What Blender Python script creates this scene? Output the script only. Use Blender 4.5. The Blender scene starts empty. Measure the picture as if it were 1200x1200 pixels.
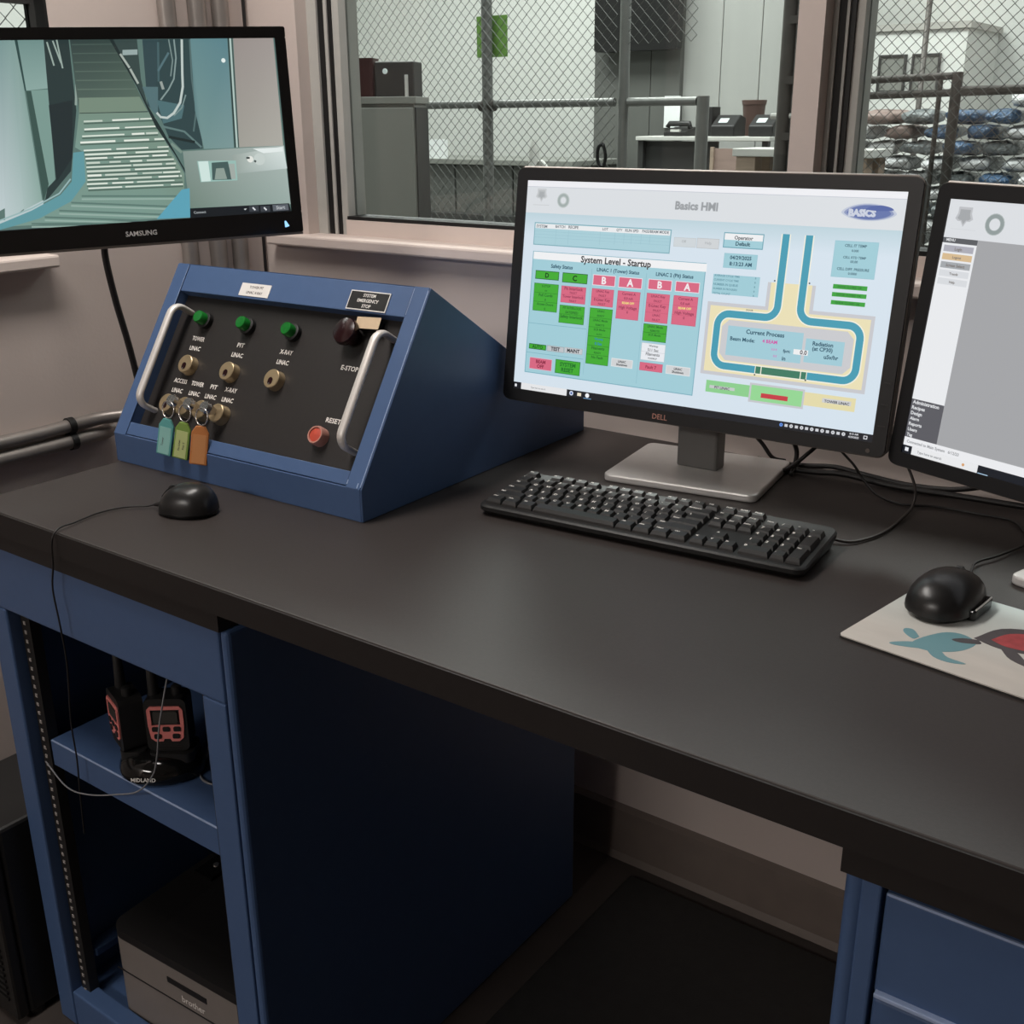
import bpy, math, random
from mathutils import Vector, Matrix

random.seed(7)
scene = bpy.context.scene
COL = scene.collection
H = 0.90                       # worktop height above the floor; coordinates below are measured from the worktop surface

# ------------------------------------------------------------------ camera, world, lights, exposure
cam_data = bpy.data.cameras.new('camera')
cam = bpy.data.objects.new('camera', cam_data)
COL.objects.link(cam)
cam_data.sensor_width = 36.0
cam_data.lens = 1303.96 / 1200 * 36.0
cam_data.clip_start = 0.05
_r = Vector((0.80793508, 0.58924566, -0.00551944))
_u = Vector((-0.19247681, 0.27274125, 0.9426372))
_f = Vector((-0.55695026, 0.76052729, -0.33377335))
cam.matrix_world = Matrix(((_r.x, _u.x, -_f.x, 1.45637), (_r.y, _u.y, -_f.y, -0.72921),
                           (_r.z, _u.z, -_f.z, 0.49416 + H), (0, 0, 0, 1)))
scene.camera = cam

world = bpy.data.worlds.new('world')
scene.world = world
world.use_nodes = True
world.node_tree.nodes['Background'].inputs[0].default_value = (0.80, 0.86, 0.84, 1)
world.node_tree.nodes['Background'].inputs[1].default_value = 0.10


def area(name, loc, size, power, color, target=None):
    l = bpy.data.lights.new(name, 'AREA')
    l.shape = 'RECTANGLE'
    l.size, l.size_y = size
    l.energy = power
    l.color = color
    o = bpy.data.objects.new(name, l)
    COL.objects.link(o)
    o.location = (loc[0], loc[1], loc[2] + H)
    if target:
        d = Vector((target[0] - loc[0], target[1] - loc[1], target[2] - loc[2]))
        o.rotation_euler = d.to_track_quat('-Z', 'Y').to_euler()
    return o


area('ceiling_troffer_light', (0.12, 0.0, 1.66), (0.3, 1.2), 27, (1.0, 0.95, 0.90))
area('ceiling_troffer_light', (0.30, -3.90, 1.66), (1.2, 0.6), 92, (1.0, 0.95, 0.90))
area('warehouse_area_light', (-3.2, 5.2, 3.6), (3.5, 1.6), 300, (0.97, 1.0, 0.96))
area('warehouse_area_light', (1.2, 4.6, 3.6), (2.5, 1.4), 160, (0.97, 1.0, 0.98))
area('warehouse_area_light', (-1.3, 2.3, 3.5), (2.4, 0.8), 70, (0.97, 1.0, 0.97))  # added overhead light near the fence to brighten the grey cabinet
area('warehouse_area_light', (-3.2, 1.0, 3.4), (1.4, 2.5), 80, (0.97, 1.0, 0.96))

vs = scene.view_settings
vs.view_transform = 'Standard'
vs.look = 'None'
vs.exposure = 0.0
vs.gamma = 1.0
vs.use_curve_mapping = False


# ------------------------------------------------------------------ materials
def lin(c):
    return tuple((v / 255 / 12.92) if v / 255 <= 0.04045 else ((v / 255 + 0.055) / 1.055) ** 2.4 for v in c[:3])


def mat(name, color, rough=0.5, metal=0.0, spec=0.5, noise=None, bump=None, depth=0.002, coat=0.0, trans=0.0, ior=1.45, emit=None, stretch=None):
    """noise = (scale, amount) mottles the colour, bump = (scale, strength) gives fine relief."""
    m = bpy.data.materials.new(name)
    m.use_nodes = True
    nt = m.node_tree
    b = nt.nodes['Principled BSDF']
    b.inputs['Base Color'].default_value = (*color, 1)
    b.inputs['Roughness'].default_value = rough
    b.inputs['Metallic'].default_value = metal
    b.inputs['Specular IOR Level'].default_value = spec
    b.inputs['Coat Weight'].default_value = coat
    b.inputs['Transmission Weight'].default_value = trans
    b.inputs['IOR'].default_value = ior
    if emit:
        b.inputs['Emission Color'].default_value = (*emit[0], 1)
        b.inputs['Emission Strength'].default_value = emit[1]
    tc = nt.nodes.new('ShaderNodeTexCoord')
    mp = nt.nodes.new('ShaderNodeMapping')
    nt.links.new(tc.outputs['Object'], mp.inputs['Vector'])
    if stretch:
        mp.inputs['Scale'].default_value = stretch
    if noise is None:
        noise = (30.0, 0.06)
    n = nt.nodes.new('ShaderNodeTexNoise')
    n.inputs['Scale'].default_value = noise[0]
    n.inputs['Detail'].default_value = 4
    nt.links.new(mp.outputs[0], n.inputs['Vector'])
    mx = nt.nodes.new('ShaderNodeMix')
    mx.data_type = 'RGBA'
    k = noise[1]
    mx.inputs[6].default_value = (*[max(0, c * (1 - k)) for c in color], 1)
    mx.inputs[7].default_value = (*[min(1, c * (1 + k)) for c in color], 1)
    nt.links.new(n.outputs['Fac'], mx.inputs[0])
    nt.links.new(mx.outputs[2], b.inputs['Base Color'])
    if bump:
        n2 = nt.nodes.new('ShaderNodeTexNoise')
        n2.inputs['Scale'].default_value = bump[0]
        n2.inputs['Detail'].default_value = 3
        nt.links.new(mp.outputs[0], n2.inputs['Vector'])
        bp = nt.nodes.new('ShaderNodeBump')
        bp.inputs['Strength'].default_value = bump[1]
        bp.inputs['Distance'].default_value = depth
        nt.links.new(n2.outputs['Fac'], bp.inputs['Height'])
        nt.links.new(bp.outputs[0], b.inputs['Normal'])
    return m


def attr_mat(name, emission, rough=0.4, spec=0.3, rough_print=False):
    m = bpy.data.materials.new(name)
    m.use_nodes = True
    nt = m.node_tree
    b = nt.nodes['Principled BSDF']
    a = nt.nodes.new('ShaderNodeAttribute')
    a.attribute_name = 'Col'
    b.inputs['Roughness'].default_value = rough
    b.inputs['Specular IOR Level'].default_value = spec
    if emission > 0:
        b.inputs['Base Color'].default_value = (0.01, 0.01, 0.01, 1)
        nt.links.new(a.outputs['Color'], b.inputs['Emission Color'])
        b.inputs['Emission Strength'].default_value = emission
    else:
        nt.links.new(a.outputs['Color'], b.inputs['Base Color'])
    return m


M = {
    'wall': mat('painted_wall', (0.58, 0.495, 0.455), 0.62, noise=(6, 0.04), bump=(160, 0.12)),
    'trimpaint': mat('painted_trim', (0.68, 0.58, 0.53), 0.5, noise=(9, 0.06), bump=(60, 0.08)),
    'floor': mat('vinyl_floor', (0.06, 0.049, 0.044), 0.5, noise=(12, 0.25), bump=(40, 0.05)),
    'ceiling': mat('ceiling_tile', (0.5, 0.48, 0.46), 0.8, bump=(90, 0.2)),
    'cove': mat('vinyl_cove_base', (0.17, 0.135, 0.115), 0.5, noise=(20, 0.15)),
    'rubber': mat('rubber_mat', (0.022, 0.021, 0.02), 0.6, noise=(50, 0.3), bump=(300, 0.3)),
    'laminate': mat('black_laminate', (0.037, 0.030, 0.028), 0.47, spec=0.36, noise=(260, 0.18), bump=(700, 0.04)),
    'edge': mat('black_edge_band', (0.020, 0.0165, 0.0155), 0.5, spec=0.3, noise=(120, 0.15)),
    'blue': mat('blue_enamel', (0.064, 0.114, 0.236), 0.42, spec=0.45, noise=(60, 0.06), bump=(420, 0.03)),
    'bluescuffglint': mat('blue_enamel_worn_glint', (0.34, 0.43, 0.64), 0.4, noise=(40, 0.3)),  # pale blue for worn edges, with their specular glint put into the colour
    'panel': mat('black_anodised_panel', (0.024, 0.021, 0.020), 0.5, spec=0.4, noise=(200, 0.15), bump=(900, 0.03)),
    'blackplastic': mat('black_plastic', (0.016, 0.0155, 0.0155), 0.42, spec=0.4, bump=(900, 0.04)),
    'keyplastic': mat('keycap_plastic', (0.018, 0.0175, 0.0175), 0.36, spec=0.5, bump=(900, 0.05)),
    'bezel': mat('matt_bezel', (0.013, 0.013, 0.014), 0.4, spec=0.4, bump=(800, 0.04)),
    'glossblack': mat('gloss_black', (0.006, 0.006, 0.006), 0.10, spec=0.5),
    'silver': mat('silver_plastic', (0.72, 0.70, 0.68), 0.34, metal=0.3, noise=(80, 0.05)),
    'silveredge': mat('silver_rim', (0.74, 0.68, 0.64), 0.45, metal=0.0),
    'darkrim': mat('dark_steel_rim', (0.10, 0.085, 0.075), 0.35, metal=0.4),
    'alu': mat('brushed_aluminium', (0.74, 0.70, 0.66), 0.42, metal=0.35, noise=(90, 0.08)),
    'brass': mat('satin_brass', (0.60, 0.46, 0.28), 0.36, metal=0.75, noise=(60, 0.12)),
    'steel': mat('bright_steel', (0.62, 0.60, 0.58), 0.25, metal=0.9),
    'conduit': mat('galvanised_conduit', (0.30, 0.27, 0.25), 0.38, metal=0.55, noise=(25, 0.2)),
    'green': mat('green_lens', (0.010, 0.16, 0.022), 0.22, spec=0.6, noise=(300, 0.25)),
    'redlens': mat('red_push_button', (0.52, 0.075, 0.045), 0.4, noise=(200, 0.1)),
    'redring': mat('red_button_ring', (0.50, 0.24, 0.19), 0.35),
    'estop': mat('dark_red_mushroom', (0.020, 0.005, 0.006), 0.2, spec=0.6),
    'sticker': mat('yellowed_sticker', (0.62, 0.47, 0.31), 0.55, noise=(120, 0.08)),
    'whitelabel': mat('white_label', (0.78, 0.75, 0.72), 0.5, noise=(60, 0.02)),
    'ink': mat('dark_ink', (0.06, 0.05, 0.05), 0.6),
    'paintwhite': mat('white_engraving', (0.80, 0.76, 0.72), 0.6),
    'tagteal': mat('teal_tag', (0.10, 0.34, 0.33), 0.35, spec=0.5),
    'tagtealpaper': mat('teal_tag_paper', (0.25, 0.50, 0.46), 0.5),
    'taggreen': mat('green_tag', (0.17, 0.28, 0.05), 0.35, spec=0.5),
    'taggreenpaper': mat('green_tag_paper', (0.44, 0.50, 0.20), 0.5),
    'tagorange': mat('orange_tag', (0.52, 0.19, 0.055), 0.4),
    'tagorangepaper': mat('orange_tag_paper', (0.58, 0.25, 0.09), 0.5),
    'cable': mat('black_cable', (0.014, 0.012, 0.012), 0.45),
    'thincable': mat('dark_grey_cable', (0.045, 0.038, 0.036), 0.4),
    'greywire': mat('grey_wire', (0.20, 0.20, 0.21), 0.4),
    'pink': mat('salmon_faceplate', (0.80, 0.24, 0.22), 0.45),
    'lcd': mat('dull_lcd', (0.05, 0.045, 0.04), 0.3),
    'printergrey': mat('printer_grey', (0.20, 0.175, 0.16), 0.5, bump=(500, 0.05)),
    'printerdark': mat('printer_black', (0.010, 0.009, 0.009), 0.45),
    'hole': mat('punched_hole', (0.33, 0.30, 0.28), 0.6),
    'railblack': mat('black_rack_rail', (0.016, 0.014, 0.013), 0.5, noise=(90, 0.3)),
    'gasket': mat('black_gasket', (0.008, 0.008, 0.008), 0.5),
    'framegrey': mat('grey_window_frame', (0.44, 0.43, 0.40), 0.45),
    'galv': mat('galvanised_pipe', (0.22, 0.225, 0.215), 0.42, metal=0.4, noise=(14, 0.25)),
    'galvdark': mat('dark_galvanised_pipe', (0.085, 0.078, 0.072), 0.45, metal=0.3, noise=(14, 0.25)),
    'wire': mat('galvanised_wire', (0.15, 0.155, 0.148), 0.45, metal=0.4),
    'whitewall': mat('white_warehouse_wall', (0.72, 0.73, 0.70), 0.75, noise=(1.2, 0.05), bump=(30, 0.05)),
    'greypanel': mat('grey_partition', (0.11, 0.113, 0.105), 0.6, noise=(2, 0.15), stretch=(4, 4, 0.3)),
    'lightpanel': mat('light_grey_cladding', (0.34, 0.345, 0.33), 0.55, noise=(2, 0.1), stretch=(4, 4, 0.3)),
    'concrete': mat('concrete_floor', (0.22, 0.22, 0.21), 0.6, noise=(3, 0.2)),
    'cabinetgrey': mat('grey_cabinet_paint', (0.22, 0.225, 0.205), 0.5, noise=(4, 0.08)),
    'darkgrey': mat('dark_grey_paint', (0.035, 0.035, 0.034), 0.5, noise=(6, 0.2)),
    'redtin': mat('dark_red_tin', (0.045, 0.016, 0.016), 0.35),
    'blackbox': mat('black_enclosure', (0.018, 0.018, 0.018), 0.45),
    'greensign': mat('green_sign', (0.20, 0.40, 0.09), 0.6, noise=(20, 0.05)),
    'screenblack': mat('blank_black_screen', (0.012, 0.012, 0.012), 0.35),
    'wood': mat('pale_timber', (0.34, 0.26, 0.20), 0.65, noise=(8, 0.25), stretch=(1, 1, 8)),
    'pinkwood': mat('plywood', (0.30, 0.215, 0.185), 0.65, noise=(6, 0.2), stretch=(1, 1, 6)),
    'whitetop': mat('white_board', (0.58, 0.58, 0.55), 0.5),
    'paper': mat('white_paper', (0.8, 0.82, 0.82), 0.6),
    'paperlit': mat('pale_display', (0.5, 0.55, 0.55), 0.4, emit=((0.7, 0.8, 0.8), 0.25)),
    'brownbin': mat('brown_plastic', (0.10, 0.06, 0.05), 0.5),
    'cardboard': mat('cardboard', (0.30, 0.20, 0.165), 0.7, noise=(5, 0.15)),
    'winglass': mat('window_glass', (0.9, 0.95, 0.93), 0.02, spec=0.5, trans=1.0, ior=1.02, noise=(1, 0.0)),
    'powerled': mat('blue_power_light', (0.1, 0.3, 0.5), 0.3, emit=((0.35, 0.65, 1.0), 1.0)),
    'bagwhite': mat('clear_plastic_bag', (0.70, 0.73, 0.74), 0.16, spec=0.8, noise=(30, 0.5), bump=(45, 1.0), depth=0.02),
    'baggrey': mat('grey_plastic_bag', (0.20, 0.225, 0.23), 0.16, spec=0.8, noise=(30, 0.6), bump=(45, 1.0), depth=0.02),
    'bagblue': mat('blue_plastic_bag', (0.055, 0.11, 0.20), 0.16, spec=0.8, noise=(30, 0.7), bump=(45, 1.0), depth=0.02),
    'bagbrown': mat('brown_paper_bag', (0.25, 0.185, 0.165), 0.45, spec=0.5, noise=(10, 0.3), bump=(20, 0.7)),
    'screen': attr_mat('lit_screen', 1.0, 0.35, 0.25),
    'print': attr_mat('printed_ink', 0.0, 0.55, 0.3),
}


# ------------------------------------------------------------------ mesh building
class MB:
    def __init__(self):
        self.v, self.f, self.m = [], [], []

    def add(self, verts, faces, mi=0):
        o = len(self.v)
        self.v += [tuple(p) for p in verts]
        self.f += [tuple(i + o for i in q) for q in faces]
        self.m += [mi] * len(faces)
        return self

    def box(self, x0, y0, z0, x1, y1, z1, mi=0):
        x0, x1 = min(x0, x1), max(x0, x1)
        y0, y1 = min(y0, y1), max(y0, y1)
        z0, z1 = min(z0, z1), max(z0, z1)
        return self.add([(x0, y0, z0), (x1, y0, z0), (x1, y1, z0), (x0, y1, z0), (x0, y0, z1), (x1, y0, z1), (x1, y1, z1), (x0, y1, z1)],
                        [(0, 3, 2, 1), (4, 5, 6, 7), (0, 1, 5, 4), (1, 2, 6, 5), (2, 3, 7, 6), (3, 0, 4, 7)], mi)

    def frame(self, x0, z0, x1, z1, w, y0, y1, mi=0, sides='lrbt'):
        if 'l' in sides: self.box(x0, y0, z0, x0 + w, y1, z1, mi)
        if 'r' in sides: self.box(x1 - w, y0, z0, x1, y1, z1, mi)
        if 'b' in sides: self.box(x0 + w, y0, z0, x1 - w, y1, z0 + w, mi)
        if 't' in sides: self.box(x0 + w, y0, z1 - w, x1 - w, y1, z1, mi)
        return self

    def prism(self, pts, a0, a1, axis='x', mi=0):
        """extrude a closed 2-D outline along an axis; outline (y,z), (x,z) or (x,y)."""
        def P(p, a):
            return {'x': (a, p[0], p[1]), 'y': (p[0], a, p[1]), 'z': (p[0], p[1], a)}[axis]
        n = len(pts)
        v = [P(p, a0) for p in pts] + [P(p, a1) for p in pts]
        f = [(i, (i + 1) % n, n + (i + 1) % n, n + i) for i in range(n)] + [tuple(range(n - 1, -1, -1)), tuple(range(n, 2 * n))]
        if axis == 'y':
            f = [tuple(reversed(q)) for q in f]
        return self.add(v, f, mi)

    def tube(self, path, r, n=8, mi=0, cap=True):
        path = [Vector(p) for p in path]
        N = len(path)
        rings = []
        prev = None
        for i, p in enumerate(path):
            t = (path[min(i + 1, N - 1)] - path[max(i - 1, 0)])
            t = t.normalized() if t.length > 1e-9 else Vector((0, 0, 1))
            if prev is None:
                a = Vector((0, 0, 1)) if abs(t.z) < 0.9 else Vector((1, 0, 0))
                nn = (a - t * a.dot(t)).normalized()
            else:
                nn = (prev - t * prev.dot(t))
                nn = nn.normalized() if nn.length > 1e-6 else prev
            prev = nn
            bb = t.cross(nn)
            rr = r[i] if isinstance(r, (list, tuple)) else r
            rings.append([p + (nn * math.cos(2 * math.pi * k / n) + bb * math.sin(2 * math.pi * k / n)) * rr for k in range(n)])
        v = [q for g in rings for q in g]
        f = [(i * n + k, i * n + (k + 1) % n, (i + 1) * n + (k + 1) % n, (i + 1) * n + k) for i in range(N - 1) for k in range(n)]
        if cap:
            f += [tuple(range(n - 1, -1, -1)), tuple(range((N - 1) * n, N * n))]
        return self.add(v, f, mi)

    def lathe(self, prof, c=(0, 0, 0), n=20, mi=0, sx=1, sy=1):
        """profile of (radius, height) round +z at c"""
        v, f = [], []
        for r, z in prof:
            v += [(c[0] + sx * r * math.cos(2 * math.pi * k / n), c[1] + sy * r * math.sin(2 * math.pi * k / n), c[2] + z) for k in range(n)]
        N = len(prof)
        f = [(i * n + k, i * n + (k + 1) % n, (i + 1) * n + (k + 1) % n, (i + 1) * n + k) for i in range(N - 1) for k in range(n)]
        f += [tuple(range(n - 1, -1, -1)), tuple(range((N - 1) * n, N * n))]
        return self.add(v, f, mi)

    def xf(self, mtx, start=0):
        self.v = self.v[:start] + [tuple(mtx @ Vector(p)) for p in self.v[start:]]
        return self


def rrect(x0, y0, x1, y1, r, n=5):
    out = []
    for cx, cy, a in ((x1 - r, y1 - r, 0), (x0 + r, y1 - r, 90), (x0 + r, y0 + r, 180), (x1 - r, y0 + r, 270)):
        out += [(cx + r * math.cos(math.radians(a + 90 * k / n)), cy + r * math.sin(math.radians(a + 90 * k / n))) for k in range(n + 1)]
    return out


def smooth_path(pts, n=6):
    """Catmull-Rom through the points"""
    P = [Vector(p) for p in pts]
    P = [P[0] * 2 - P[1]] + P + [P[-1] * 2 - P[-2]]
    out = []
    for i in range(1, len(P) - 2):
        for k in range(n):
            t = k / n
            a, b, c, d = P[i - 1], P[i], P[i + 1], P[i + 2]
            out.append(0.5 * ((2 * b) + (c - a) * t + (2 * a - 5 * b + 4 * c - d) * t * t + (3 * b - a - 3 * c + d) * t ** 3))
    out.append(P[-2])
    return out


def tag(o, label=None, cat=None, group=None, kind=None):
    if label: o['label'] = label
    if cat: o['category'] = cat
    if group: o['group'] = group
    if kind: o['kind'] = kind
    return o


def thing(name, label, cat, loc=(0, 0, 0), rz=0.0, group=None):
    o = bpy.data.objects.new(name, None)
    o.empty_display_size = 0.05
    COL.objects.link(o)
    o.location = (loc[0], loc[1], loc[2] + H)
    o.rotation_euler = (0, 0, rz)
    return tag(o, label, cat, group)


def obj(name, mb, m, parent=None, bevel=0.0, smooth=False, seg=2, label=None, cat=None, group=None, kind=None, matrix=None):
    """one mesh object; without a parent its origin goes to the middle of its base and it is lifted by H"""
    v = mb.v
    off = (0, 0, 0)
    if parent is None:
        xs, ys, zs = zip(*v)
        off = ((min(xs) + max(xs)) / 2, (min(ys) + max(ys)) / 2, min(zs))
        v = [(a - off[0], b - off[1], c - off[2]) for a, b, c in v]
    me = bpy.data.meshes.new(name)
    me.from_pydata(v, [], mb.f)
    ms = m if isinstance(m, (list, tuple)) else [m]
    for k in ms:
        me.materials.append(M[k] if isinstance(k, str) else k)
    if len(ms) > 1:
        me.polygons.foreach_set('material_index', mb.m)
    if smooth:
        me.polygons.foreach_set('use_smooth', [True] * len(me.polygons))
    me.update()
    if smooth and smooth is not True:
        me.set_sharp_from_angle(angle=math.radians(smooth))
    o = bpy.data.objects.new(name, me)
    COL.objects.link(o)
    if parent is None:
        o.location = (off[0], off[1], off[2] + H)
    else:
        o.parent = parent
        if matrix is not None:
            o.matrix_local = matrix
    if bevel:
        bv = o.modifiers.new('bevel', 'BEVEL')
        bv.width = bevel
        bv.segments = seg
        bv.limit_method = 'ANGLE'
        bv.angle_limit = math.radians(35)
        bv.harden_normals = False
    return tag(o, label, cat, group, kind)


def struct(name, mb, m, parent=None, bevel=0.0):
    return obj(name, mb, m, parent, bevel=bevel, kind=None if parent else 'structure')


_tc = {}


def text_shape(s, bold=0.0):
    """flat outline of a word: width-normalised points (height of a capital = 1) and faces"""
    key = (s, bold)
    if key not in _tc:
        cu = bpy.data.curves.new('t', 'FONT')
        cu.body = s
        cu.resolution_u = 2
        cu.offset = bold
        o = bpy.data.objects.new('t', cu)
        COL.objects.link(o)
        me = bpy.data.meshes.new_from_object(o)
        v = [(p.co.x, p.co.y) for p in me.vertices]
        f = [tuple(p.vertices) for p in me.polygons]
        bpy.data.objects.remove(o)
        bpy.data.curves.remove(cu)
        bpy.data.meshes.remove(me)
        xs = [p[0] for p in v] or [0, 1]
        x0, x1 = min(xs), max(xs)
        cap = 0.69
        _tc[key] = ([((x - (x0 + x1) / 2) / cap, (y - cap / 2) / cap) for x, y in v], f, max((x1 - x0) / cap, 0.1))
    return _tc[key]


def text_into(mb, s, mtx, height=None, width=None, bold=0.0, mi=0, squash=1.0):
    """lay a word into a mesh: local x right, y up, centred, mapped by mtx"""
    v, f, w = text_shape(s, bold)
    k = height if height else width / w
    kx = (width / w) if (width and height) else k
    mb.add([tuple(mtx @ Vector((x * kx, y * k * squash, 0))) for x, y in v], f, mi)


def build_print(items, name, parent, material, step=0.00005, unit=0.001):
    """flat picture in the local xz plane (x right, z up, facing -y) from rectangles, polygons, lines and words"""
    V, F, C = [], [], []
    lv = []

    def level(bb):
        L = 1
        for b, l in lv:
            if b[0] < bb[2] and b[2] > bb[0] and b[1] < bb[3] and b[3] > bb[1]:
                L = max(L, l + 1)
        lv.append((bb, L))
        return L

    def put(pts, faces, cols):
        xs = [p[0] for p in pts]
        ys = [p[1] for p in pts]
        L = level((min(xs), min(ys), max(xs), max(ys)))
        o = len(V)
        V.extend((x * unit, -L * step, y * unit) for x, y in pts)
        F.extend(tuple(i + o for i in q) for q in faces)
        C.extend(cols)

    def flat(pts, faces, c):
        put(pts, faces, [lin(c)] * len(pts))

    def word(s, cx, cy, w, c, bold=0.0, h=None):
        v, f, tw = text_shape(s, bold)
        if not v: return
        k = h if h else w / tw
        flat([(cx + x * k, cy + y * k) for x, y in v], f, c)

    for it in items:
        k = it[0]
        if k == 'r':
            _, x0, y0, x1, y1, c = it
            flat([(x0, y0), (x1, y0), (x1, y1), (x0, y1)], [(0, 1, 2, 3)], c)
        elif k == 'g':
            _, x0, y0, x1, y1, c0, c1 = it
            put([(x0, y0), (x1, y0), (x1, y1), (x0, y1)], [(0, 1, 2, 3)], [lin(c0), lin(c0), lin(c1), lin(c1)])
        elif k == 'p':
            pts, c = it[1], it[2]
            a = sum(pts[i - 1][0] * pts[i][1] - pts[i][0] * pts[i - 1][1] for i in range(len(pts)))
            cs = [lin(q) for q in c] if isinstance(c[0], (list, tuple)) else [lin(c)] * len(pts)
            if a < 0:
                pts, cs = pts[::-1], cs[::-1]
            put(pts, [tuple(range(len(pts)))], cs)
        elif k == 'l':
            _, pts, w, c = it
            P = [Vector(p) for p in pts]
            L, R = [], []
            for i, p in enumerate(P):
                t = (P[min(i + 1, len(P) - 1)] - P[max(i - 1, 0)]).normalized()
                n = Vector((-t.y, t.x)) * w / 2
                L.append(tuple(p + n))
                R.append(tuple(p - n))
            m = len(P)
            flat(L + R, [(i, m + i, m + i + 1, i + 1) for i in range(m - 1)], c)
        elif k == 't':
            _, s, cx, cy, w, hs, c = it
            word(s, cx, cy, w, c, 0.028)
        elif k == 'th':
            _, s, cx, cy, h, c = it
            word(s, cx, cy, None, c, 0.035, h)
        elif k == 'blur':
            _, s, cx, cy, w, c = it
            bgc = (216, 220, 224)
            for q, off in ((0.3, 0.07), (0.6, 0.045), (1.0, 0.015)):
                word(s, cx, cy, w, [bgc[i] + (c[i] - bgc[i]) * q for i in range(3)], off)
        elif k == 'ring':
            _, cx, cy, r1, r0, c = it
            n = 20
            A = [(cx + r1 * math.cos(2 * math.pi * i / n), cy + r1 * math.sin(2 * math.pi * i / n)) for i in range(n)]
            if r0 <= 0.01:
                flat(A, [tuple(range(n))], c)
            else:
                B = [(cx + r0 * math.cos(2 * math.pi * i / n), cy + r0 * math.sin(2 * math.pi * i / n)) for i in range(n)]
                flat(A + B, [(i, (i + 1) % n, n + (i + 1) % n, n + i) for i in range(n)], c)
        elif k == 'shield':
            _, cx, cy, r, c = it
            o = [(-.8, 1), (.8, 1), (.8, .35), (1.05, -.2), (.7, -.45), (.35, -.45), (0, -1), (-.35, -.45), (-.7, -.45), (-1.05, -.2), (-.8, .35)]
            flat([(cx + x * r, cy + y * r) for x, y in o][::-1], [tuple(range(len(o)))], c)
        elif k in ('lens', 'lens2'):
            _, cx, cy, rx, ry, c = it
            n = 16
            up = [(cx + rx * math.cos(math.pi * i / n), cy + ry * math.sin(math.pi * i / n) ** 1.3) for i in range(n + 1)]
            dn = [(cx - rx * math.cos(math.pi * i / n), cy - ry * (0.8 if k == 'lens' else 0.3) * math.sin(math.pi * i / n) ** 1.3) for i in range(1, n)]
            flat(up + dn, [tuple(range(len(up + dn)))], c)
    me = bpy.data.meshes.new(name)
    me.from_pydata(V, [], F)
    at = me.color_attributes.new('Col', 'FLOAT_COLOR', 'POINT')
    buf = []
    for c in C:
        buf += [c[0], c[1], c[2], 1.0]
    at.data.foreach_set('color', buf)
    me.materials.append(M[material])
    o = bpy.data.objects.new(name, me)
    COL.objects.link(o)
    o.parent = parent
    return o


def glass_mat():
    m = bpy.data.materials.new('clear_glass_pane')
    m.use_nodes = True
    nt = m.node_tree
    nt.nodes.clear()
    out = nt.nodes.new('ShaderNodeOutputMaterial')
    tr = nt.nodes.new('ShaderNodeBsdfTransparent')
    tr.inputs[0].default_value = (0.93, 0.95, 0.94, 1)
    gl = nt.nodes.new('ShaderNodeBsdfGlossy')
    gl.inputs['Roughness'].default_value = 0.02
    fr = nt.nodes.new('ShaderNodeFresnel')
    fr.inputs[0].default_value = 1.3
    mx = nt.nodes.new('ShaderNodeMixShader')
    nt.links.new(fr.outputs[0], mx.inputs[0])
    nt.links.new(tr.outputs[0], mx.inputs[1])
    nt.links.new(gl.outputs[0], mx.inputs[2])
    nt.links.new(mx.outputs[0], out.inputs[0])
    return m


M['pane'] = glass_mat()

# ------------------------------------------------------------------ the room
WB, WL, FL, CE = 0.915, -0.40, -H, 1.70       # back wall, left wall, floor, ceiling
RX, RY = 6.0, -7.0                            # right and rear wall
ZS, ZT = 0.272, 1.25                          # window sill and head

struct('floor', MB().box(WL - 0.12, RY - 0.12, FL - 0.1, RX + 0.12, WB + 0.12, FL), 'floor')
struct('ceiling', MB().box(WL - 0.12, RY - 0.12, CE, RX + 0.12, WB + 0.12, CE + 0.1), 'ceiling')

w = MB()                                      # back wall with two openings
w.box(WL - 0.12, WB, FL, RX + 0.12, WB + 0.12, ZS)
w.box(WL - 0.12, WB, ZT, RX + 0.12, WB + 0.12, CE)
w.box(WL - 0.12, WB, ZS, -0.259, WB + 0.12, ZT)
w.box(0.765, WB, ZS, 0.805, WB + 0.12, ZT)
w.box(2.6, WB, ZS, RX + 0.12, WB + 0.12, ZT)
struct('wall_back', w, 'wall')
w = MB()                                      # left wall with one opening
w.box(WL - 0.06, RY - 0.12, FL, WL, WB, ZS)
w.box(WL - 0.06, RY - 0.12, ZT, WL, WB, CE)
w.box(WL - 0.06, 0.476, ZS, WL, WB, ZT)
w.box(WL - 0.06, RY - 0.12, ZS, WL, -0.7, ZT)
struct('wall_left', w, 'wall')
struct('wall_right', MB().box(RX, RY - 0.12, FL, RX + 0.12, WB, CE), 'wall')
struct('wall_rear', MB().box(WL, RY - 0.12, FL, RX, RY, CE), 'wall')


def baseboard(name, pts, along):
    m = MB()
    if along == 'x':
        m.prism([(WB, FL), (WB - 0.022, FL), (WB - 0.016, FL + 0.014), (WB - 0.012, FL + 0.108), (WB, FL + 0.116)], pts[0], pts[1], 'x')
    else:
        m.prism([(WL, FL), (WL + 0.022, FL), (WL + 0.016, FL + 0.014), (WL + 0.012, FL + 0.108), (WL, FL + 0.116)], pts[0], pts[1], 'y')
    return struct(name, m, 'cove')


baseboard('baseboard_back', (WL, RX), 'x')
baseboard('baseboard_left', (RY, WB - 0.023), 'y')

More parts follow.
